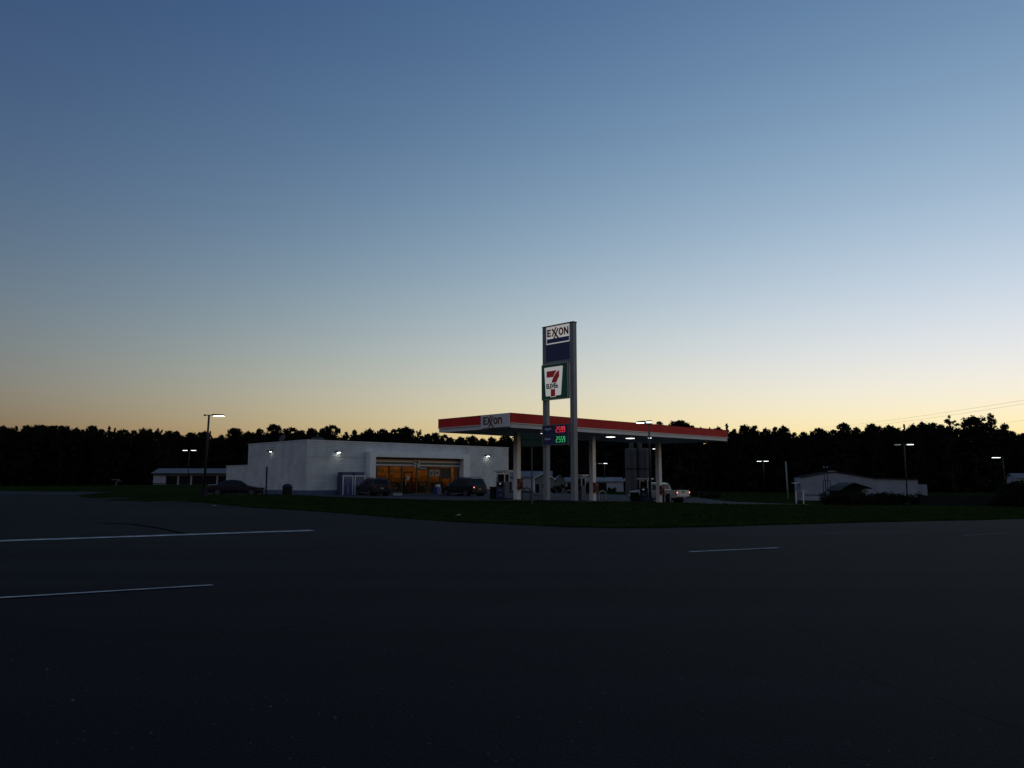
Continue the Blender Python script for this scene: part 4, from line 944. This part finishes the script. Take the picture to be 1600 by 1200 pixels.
MB().box(xe - x0 + .2, xat(1436, Y) - x0 + .3, 1, 4, -.4, zz(757)).build('end_annex', MATS['long_shed_wall'], g)
MB().box(.1, .9, -.04, -.002, zz(768), zz(766)).build('low_window', mat('pane_pale', (.5, .5, .5), .4), g)
# hut in front of it
Y = 103; zg = hz(45, Y); x0 = xat(1313, Y); x1 = xat(1359, Y); xp = xat(1333, Y)
def z2(py): return zat(py, Y) - zg
g = thing('dark_hut', 'dark low gabled hut in front of the long white shed', 'hut', (x0, Y, zg))
MB().prism([(0.1, -.4), (x1 - x0 - .6, -.4), (x1 - x0 - .6, z2(764.5)), (xp - x0, z2(757)), (.1, z2(766))], lambda u, v, k: (u, 4 * (1 - k), v)).build('wall', M_SHEDD, g)
r = MB(); tp = [(-.25, z2(768)), (.6, z2(761)), (xp - x0, z2(755.5)), (x1 - x0 + .1, z2(764))]
for a, b in zip(tp, tp[1:]): r.prism([a, b, (b[0], b[1] + .13), (a[0], a[1] + .13)], lambda u, v, k: (u, 4.3 - 4.7 * k, v))
r.build('roof', M_BLACK, g)
MB().box(xat(1346, Y) - x0, xat(1355, Y) - x0, -.03, -.002, z2(770), z2(765)).build('side_panel', mat('hut_tan', (.13, .11, .085), .8, noise=.2), g)
# metal frame with two lamps
Y = 110; zg = hz(42, Y); g = thing('steel_frame', 'dark steel frame with two tall round topped posts before the white shed', 'frame', (xat(1286, Y), Y, zg))
f = MB(); u = lambda px: xat(px, Y) - xat(1286, Y)
for px in (1286.5, 1290, 1293.5, 1297.5): f.box(u(px) - .04, u(px) + .04, -.04, .04, -.3, zat(751.5, Y) - zg)
f.box(u(1286.5) - .04, u(1297.5) + .04, -.05, .05, zat(751.5, Y) - zg + .001, zat(750.7, Y) - zg); f.build('cage', M_DARKM, g)
for px in (1288.5, 1293.3):
    f = MB(); f.tube((u(px), 0, zat(751, Y) - zg), (u(px), 0, zat(731, Y) - zg), .05, n=8); po = f.build('post', M_DARKM, g)
    MB().lathe([(.02, -.12), (.12, -.06), (.12, .06), (.02, .12)], 10, (u(px), 0, zat(730, Y) - zg)).build('ball', M_GREYP, po)
# small board on posts
Y = 95; zg = hz(xat(1247, Y), Y); g = thing('sign_board', 'small pale board on white posts at the left end of the long shed', 'sign', (xat(1241.5, Y), Y, zg), math.radians(-14)); u = lambda px: (xat(px, Y) - xat(1241.5, Y)) 
MB().box(0, u(1252), -.04, .0, zat(778, Y) - zg, zat(768.5, Y) - zg).build('board', mat('board_pale', (.22, .18, .18), .7, noise=.4, scale=4), g)
for px in (1242.2, 1253): MB().box(u(px), u(px) + .13, -.06, .06, -.3, zat(767.5, Y) - zg).build('post', M_WHITE, g)
# low white thing in the far field
Y = 150; z = hz(xat(185, Y), Y); g = thing('field_gate', 'small white bent rail in the dark field at far left', 'rail', (xat(174, Y), Y, z))
f = MB(); f.path([(0, 0, zat(749.8, Y) - z), (1.4, 0, zat(749.5, Y) - z), (1.7, 0, zat(751, Y) - z), (.9, 0, zat(753, Y) - z)], .04, 6); f.build('rail', M_SHEDW, g); MB().tube((.9, 0, -.3), (.9, 0, zat(753, Y) - z), .04).build('post', M_SHEDW, g)
# small shed at far right edge
Y = 125; z = hz(xat(1600, Y), Y); g = gable('storage_shed', 'pale shed roof peeping over the bush at the right edge', 'shed', xat(1588, Y), Y, z, math.radians(-14), 9, 4, zat(747, Y) - z, zat(740.5, Y + 2.5) - z, M_SHEDW, M_ROOFM, .2, 'low storage sheds')
MB().box(1, 3, -.03, -.002, .1, 1.8).build('bay_door', M_SHEDD, g)

# dark plank fence, right
Yf = 90
fx0, fx1 = xat(1438, Yf), xat(1615, Yf)
g = thing('plank_fence', 'dark plank fence running right from the hedge to the bush', 'fence', (fx0, Yf, hz((fx0 + fx1) / 2, Yf)))
rr = random.Random(5); f = MB(); x = 0
while x < fx1 - fx0:
    wv = rr.uniform(.14, .2); f.box(x, x + wv - .015, -.02, .02, -.4, 1.12 + rr.uniform(-.08, .05)); x += wv
f.build('planks', mat('old_planks', (.011, .009, .009), .95, noise=.4, scale=2), g)
x = 0
while x < fx1 - fx0: MB().box(x, x + .12, .021, .13, -.4, 1.2).build('post', M_BARK, g); x += 2.4

# ------------------------------------------------------------------ plants and trees
def leaves(mb, c, rad, n, size, rr, flat=.8):
    for _ in range(n):
        while True:
            d = Vector((rr.uniform(-1, 1), rr.uniform(-1, 1), rr.uniform(-1, 1)))
            if .02 < d.length_squared <= 1: break
        d = d * (.55 + .45 * rr.random()) if rr.random() < .6 else d
        p = c + Vector((d.x * rad, d.y * rad, d.z * rad * flat))
        s = size * rr.uniform(.55, 1.2)
        u = Vector((rr.gauss(0, 1), rr.gauss(0, 1), rr.gauss(0, .7))).normalized(); v = u.orthogonal().normalized(); v = (v * math.cos(rr.random() * 6.3) + u.cross(v) * math.sin(rr.random() * 6.3))
        o = len(mb.v); mb.v += [tuple(p - u * s - v * s * .35), tuple(p + v * s * .5 - u * s * .1), tuple(p + u * s), tuple(p - v * s * .55 + u * s * .15)]; mb.f.append((o, o + 1, o + 2, o + 3))
def rawmesh(name, mb, m):
    me = bpy.data.meshes.new(name); me.from_pydata(mb.v, [], mb.f); me.materials.append(m); return me
VARS = []
def tree_var(seed, kind):
    rr = random.Random(seed); H = 16.0; cr = MB(); tr = MB()
    tr.tube((0, 0, -.5), (0, 0, H * .5), .26, .17, n=7, cap=False); tr.tube((0, 0, H * .5), (rr.uniform(-.3, .3), rr.uniform(-.3, .3), H * .9), .17, .04, n=6, cap=False)
    cl = []
    def ell(n, zc, rz, rx, r0, r1, size, per, shell=.5):
        for _ in range(n):
            z = zc + rz * rr.uniform(-1, 1); k = math.sqrt(max(.02, 1 - ((z - zc) / rz) ** 2)); a = rr.uniform(0, 6.28); q = rx * k * rr.random() ** shell
            cl.append((Vector((q * math.cos(a), q * math.sin(a), z)), rr.uniform(r0, r1), size, per))
    if kind == 'round': ell(52, 12.4, 2.9, 2.5, .55, .95, .27, 62); ell(24, 6, 4.8, 2.3, .9, 1.3, .5, 36)
    elif kind == 'oval': ell(44, 12.0, 3.5, 1.6, .45, .75, .25, 58); ell(22, 5.5, 4.6, 1.8, .8, 1.2, .5, 34)
    elif kind == 'pine':
        for k in range(48):
            z = 8 + 7.7 * (k / 47); q = (1.9 * (1 - k / 47) ** .8 + .08) * rr.random() ** .5; a = rr.uniform(0, 6.28)
            cl.append((Vector((q * math.cos(a), q * math.sin(a), z)), rr.uniform(.4, .65) * (1.2 - .75 * k / 47), .22, 50))
        ell(18, 5, 4, 1.8, .8, 1.2, .5, 34)
    else:
        ell(8, 14.6, .8, 1.9, .40, .62, .2, 60, .35); ell(12, 13.3, 1.3, 2.3, .32, .52, .2, 52, .25); ell(8, 10.6, 1.4, 1.9, .6, .9, .3, 50); ell(22, 5, 4.4, 2.1, .9, 1.3, .5, 36)
    for c, r, size, per in cl: leaves(cr, c, r, per, size, rr)
    for c, r, size, per in cl[::3 if kind != 'gappy' else 1]:
        b = Vector((0, 0, c.z - rr.uniform(.8, 2.2))); tr.tube(b, c, .07, .02, n=4, cap=False)
    return (rawmesh('crown', cr, M_LEAF), rawmesh('trunk', tr, M_BARK))
KINDS = [('round', 1), ('round', 2), ('round', 3), ('oval', 4), ('oval', 5), ('pine', 6), ('pine', 7), ('gappy', 8), ('gappy', 9)]
TV = [(k, tree_var(s, k)) for k, s in KINDS]
MAXZ = {id(me): max(v.co.z for v in me.vertices) for _, (me, _) in TV}
def tree(px, py, Y, kind, wpx=None, label=None, group=None, name=None, vi=None):
    opts = [t for t in TV if t[0] == kind]; k, (cm, tm) = opts[R.randrange(len(opts)) if vi is None else vi]
    x = xat(px, Y, 8); z = hz(x, Y) - .1; H = zat(py, Y) - z; sz = H / MAXZ[id(cm)]
    bw = {'round': 6.4, 'oval': 4.4, 'pine': 4.4, 'gappy': 5.2}[kind]
    sxy = sz * R.uniform(.9, 1.15) if wpx is None else min(max(wpx * (1.45 if kind != 'gappy' else 1.1) / F * Y / bw, sz * .6), sz * 1.5)
    g = thing(name or {'pine': 'pine_tree'}.get(kind, 'broadleaf_tree'), label, 'tree', (x, Y, z), R.uniform(0, 6.28), group); g.scale = (sxy, sxy, sz)
    for nm, me in (('crown', cm), ('trunk', tm)):
        o = bpy.data.objects.new(nm, me); COL.objects.link(o); o.parent = g
    return g
LAB = [(250, 'black {} in the even treeline beyond the side road, at far left', 'treeline at far left'), (352, 'black {} rising behind the storage sheds and left lamp posts', 'trees behind the storage sheds'),
       (700, 'black {} rising above the flat roof of the white store', 'trees behind the store'), (1000, 'black {} in the gap under and behind the canopy', 'trees behind the canopy'),
       (1160, 'black {} showing over the right half of the red canopy fascia', 'trees over the canopy end'), (1440, 'black {} on the skyline behind the long white shed', 'trees behind the long shed'), (9999, 'black {} on the skyline at far right', 'trees at far right')]
def lab(px, kind):
    for lim, t, gname in LAB:
        if px < lim: return t.format({'round': 'round crowned tree', 'oval': 'narrow tree', 'pine': 'spiky pine', 'gappy': 'thin gappy tree'}[kind]), gname
# skyline read from the photograph: (column, top row, kind, width in columns)
SKY = [(-60, 662, 'round', 40), (-25, 664, 'oval', 30), (4, 664, 'round', 34), (22, 665, 'pine', 20), (40, 663, 'round', 32), (62, 662, 'round', 34), (80, 664, 'oval', 24), (94, 663, 'round', 26), (104, 665, 'pine', 16), (117, 667, 'round', 26), (141, 663, 'round', 20), (155, 669, 'round', 22), (168, 665, 'pine', 14), (177, 668, 'pine', 14), (190, 669, 'round', 26), (207, 671, 'oval', 20),
       (221, 667, 'round', 17), (232, 668, 'round', 14), (246, 668, 'gappy', 18), (262, 671, 'round', 18), (274, 672, 'round', 22), (297, 674, 'round', 24), (317, 672, 'round', 22), (327, 673, 'pine', 12), (345, 678, 'round', 18), (365, 667, 'round', 32), (388, 672, 'round', 18), (404, 668, 'round', 20),
       (453, 666, 'round', 30), (470, 671, 'oval', 16), (486, 667, 'round', 19), (504, 668, 'oval', 16), (540, 674, 'oval', 10), (553, 670, 'round', 16), (577, 668, 'round', 22), (598, 668, 'round', 19), (614, 669, 'oval', 14), (653, 670, 'gappy', 14), (668, 676, 'round', 16), (680, 674, 'round', 18), (694, 677, 'round', 16),
       (704, 682, 'round', 16), (720, 681, 'round', 20), (737, 679, 'round', 24), (754, 683, 'round', 14), (768, 681, 'round', 20), (790, 678, 'round', 24), (815, 676, 'round', 30), (845, 676, 'round', 34), (880, 674, 'round', 36), (915, 672, 'oval', 34), (950, 672, 'round', 36), (985, 670, 'round', 34),
       (985, 663, 'round', 22), (1012, 657, 'round', 28), (1032, 657, 'oval', 16), (1082, 663, 'round', 16), (1096, 666, 'round', 16), (1110, 667, 'pine', 10), (1123, 665, 'round', 12), (1137, 661, 'pine', 16), (1149, 669, 'oval', 12),
       (1165, 662, 'round', 30), (1180, 664, 'oval', 18), (1198, 667, 'round', 18), (1213, 666, 'oval', 14), (1226, 663, 'round', 20), (1243, 674, 'oval', 12), (1257, 673, 'round', 20), (1282, 667, 'round', 32), (1303, 670, 'oval', 20), (1340, 666, 'round', 24), (1364, 660, 'round', 24), (1377, 664, 'oval', 14), (1392, 662, 'round', 22), (1415, 662, 'pine', 14), (1430, 661, 'round', 24),
       (1444, 657, 'round', 22), (1460, 658, 'round', 20), (1473, 661, 'round', 18), (1573, 660, 'round', 24), (1585, 672, 'round', 18), (1600, 675, 'round', 20), (1618, 670, 'round', 30), (1650, 664, 'round', 40)]
for px, py, kind, wpx in SKY:
    l, gname = lab(px, kind); Y = R.uniform(176, 196) if px > 250 else R.uniform(205, 222)
    tree(px, py, Y, kind, wpx, l, gname)
for px, py, kind, wpx, l, vi in ((427, 661, 'round', 26, 'broad dome topped black tree left of the rooftop gear on the store', 0), (517, 662, 'round', 26, 'tallest black tree over the middle of the store roof', 1), (632, 665, 'round', 30, 'wide black tree just left of the canopy\'s red end', 2),
                             (1062, 655, 'round', 42, 'large domed black tree above the red canopy, right of the lamp', 0), (1320, 659, 'round', 36, 'broad rounded black tree above the long white shed', 1), (1487, 648, 'gappy', 26, 'small airy crowned tree with sky showing through, left of the big dome at right', 0),
                             (1523, 648, 'round', 44, 'biggest smooth domed tree at right under the power lines', 2), (1553, 645, 'gappy', 32, 'tallest gappy crowned tree at right with sky showing through', 1)):
    tree(px, py, 172, kind, wpx, l, None, vi=vi)
# the rest of the wood: one dark mass of undergrowth and back rows
def wood():
    rr = random.Random(21); mb = MB(); pts = sorted((p[0], p[1]) for p in SKY)
    def env(px):
        for (a, ya), (b, yb) in zip(pts, pts[1:]):
            if a <= px <= b: return ya + (yb - ya) * (px - a) / max(1, b - a)
        return 668
    for i in range(9500):
        px = rr.uniform(-420, 2020); Y = rr.uniform(192, 215) if px > 250 else rr.uniform(220, 240)
        x = xat(px, Y, 5); r = rr.uniform(1.2, 2.2)
        z0 = hz(x, Y); zt = zat(max(env(px - 6), env(px), env(px + 6)) + 3.5, Y) - z0 - r * .85
        q = rr.random(); z = z0 + (zt * rr.random() if q < .6 else zt - abs(rr.gauss(0, 1.6)) if q < .8 else rr.uniform(0, 2.5))
        leaves(mb, Vector((x, Y, z)), r, 28, 1.3 if z < z0 + zt - 3 else .5, rr)
    o = bpy.data.objects.new('woodland', rawmesh('woodland', mb, M_LEAF)); COL.objects.link(o)
    tag(o, 'solid dark wood filling the background behind the station', 'wood', kind='stuff')
wood()
def shrub(name, pts, label, size, per, rr, group=None, cat='shrub', stem=True):
    c0 = pts[0][0]; z = hz(c0.x, c0.y); g = thing(name, label, cat, (c0.x, c0.y, z), 0, group); mb = MB(); st_ = MB()
    for c, r in pts:
        q = c - Vector((c0.x, c0.y, z)); leaves(mb, q, r, per, size, rr, .9)
        if stem: st_.tube((q.x * .6, q.y * .6, -.2), q, .05, .02, n=5)
    o = bpy.data.objects.new('foliage', rawmesh('foliage', mb, M_LEAF)); COL.objects.link(o); o.parent = g
    if stem: st_.build('stem', M_BARK, g)
rr = random.Random(31)
Y = 92; pts = []
for i in range(150):
    px = rr.uniform(1284, 1440); x = xat(px, Y); z = hz(x, Y); top = zat(770 + 1.5 * math.sin(px * .2), Y) - z - .3
    pts.append((Vector((x, Y + rr.uniform(-.8, .8), z + rr.uniform(.05, 1) * top)), rr.uniform(.4, .65)))
shrub('hedge', pts, 'long dark clipped hedge in front of the long white shed', .13, 90, rr, cat='hedge', stem=False)
Y = 84; pts = []
for i in range(110):
    px = rr.uniform(1556, 1640); x = xat(px, Y); z = hz(x, Y); top = zat(747.5 + max(0, 1578 - px) * 1.5, Y) - z - .4
    pts.append((Vector((x, Y + rr.uniform(-1.5, 1.5), z + rr.uniform(.02, 1) * top)), rr.uniform(.5, .8)))
shrub('bush', pts, 'big dark bush at the right edge below the single headed lamp', .16, 90, rr)
for px, py, wd, Y, l in ((874, 757, 12, 105, 'dark shrub in front of the tiny peaked shed'), (895, 760, 8, 112, 'dark shrub right of the tiny peaked shed'), (954, 762, 7, 140, 'dark shrub against the blue grey shed wall'), (1092, 768, 9, 105, 'dark shrub right behind the white pickup\'s tail'), (1115, 769, 9, 107, 'dark shrub second to the right of the pickup\'s tail')):
    pts = []; x = xat(px, Y); z = hz(x, Y); top = zat(py, Y) - z; hw = wd / F * Y
    for i in range(12): pts.append((Vector((x + rr.uniform(-hw, hw), Y + rr.uniform(-.6, .6), z + rr.uniform(.1, .85) * top)), max(.25, top * .22)))
    shrub('shrub', pts, l, .14, 70, rr, 'shrubs around the sheds')
# a little litter on the bank
for px, py, l in ((334, 785, 'white scrap of litter on the grass bank at left'), (716, 809, 'pale flattened scrap on the grass by the road edge')):
    Y = 50 if px < 500 else 36.5; x = xat(px, Y, .1); z = hz(x, Y)
    tag(MB().add([(x - .1, Y, z + .05), (x + .10, Y - .05, z + .06), (x + .14, Y + .06, z + .08), (x - .08, Y + .09, z + .07), (x, Y + .02, z + .11)], [(0, 1, 4), (1, 2, 4), (2, 3, 4), (3, 0, 4), (0, 3, 2, 1)]).build('litter', mat('litter_white', (.3, .3, .29), .8), None), l, 'litter', 'litter on the bank')
# loose stones on the tarmac
mb = MB(); rr = random.Random(9)
for _ in range(110):
    y = rr.uniform(4, 22); x = rr.uniform(-.7, .7) * y; s = rr.uniform(.004, .012); z = hz(x, y) + .02
    mb.add([(x - s, y - s, z), (x + s, y - s, z), (x + s, y + s, z), (x - s, y + s, z), (x, y, z + s * 1.5)], [(0, 1, 4), (1, 2, 4), (2, 3, 4), (3, 0, 4), (3, 2, 1, 0)])
tag(mb.build('gravel', mat('stone_chips', (.09, .09, .09), .9, spec=.1), None), 'scattered pale stone chips on the dark tarmac', 'gravel', kind='stuff')
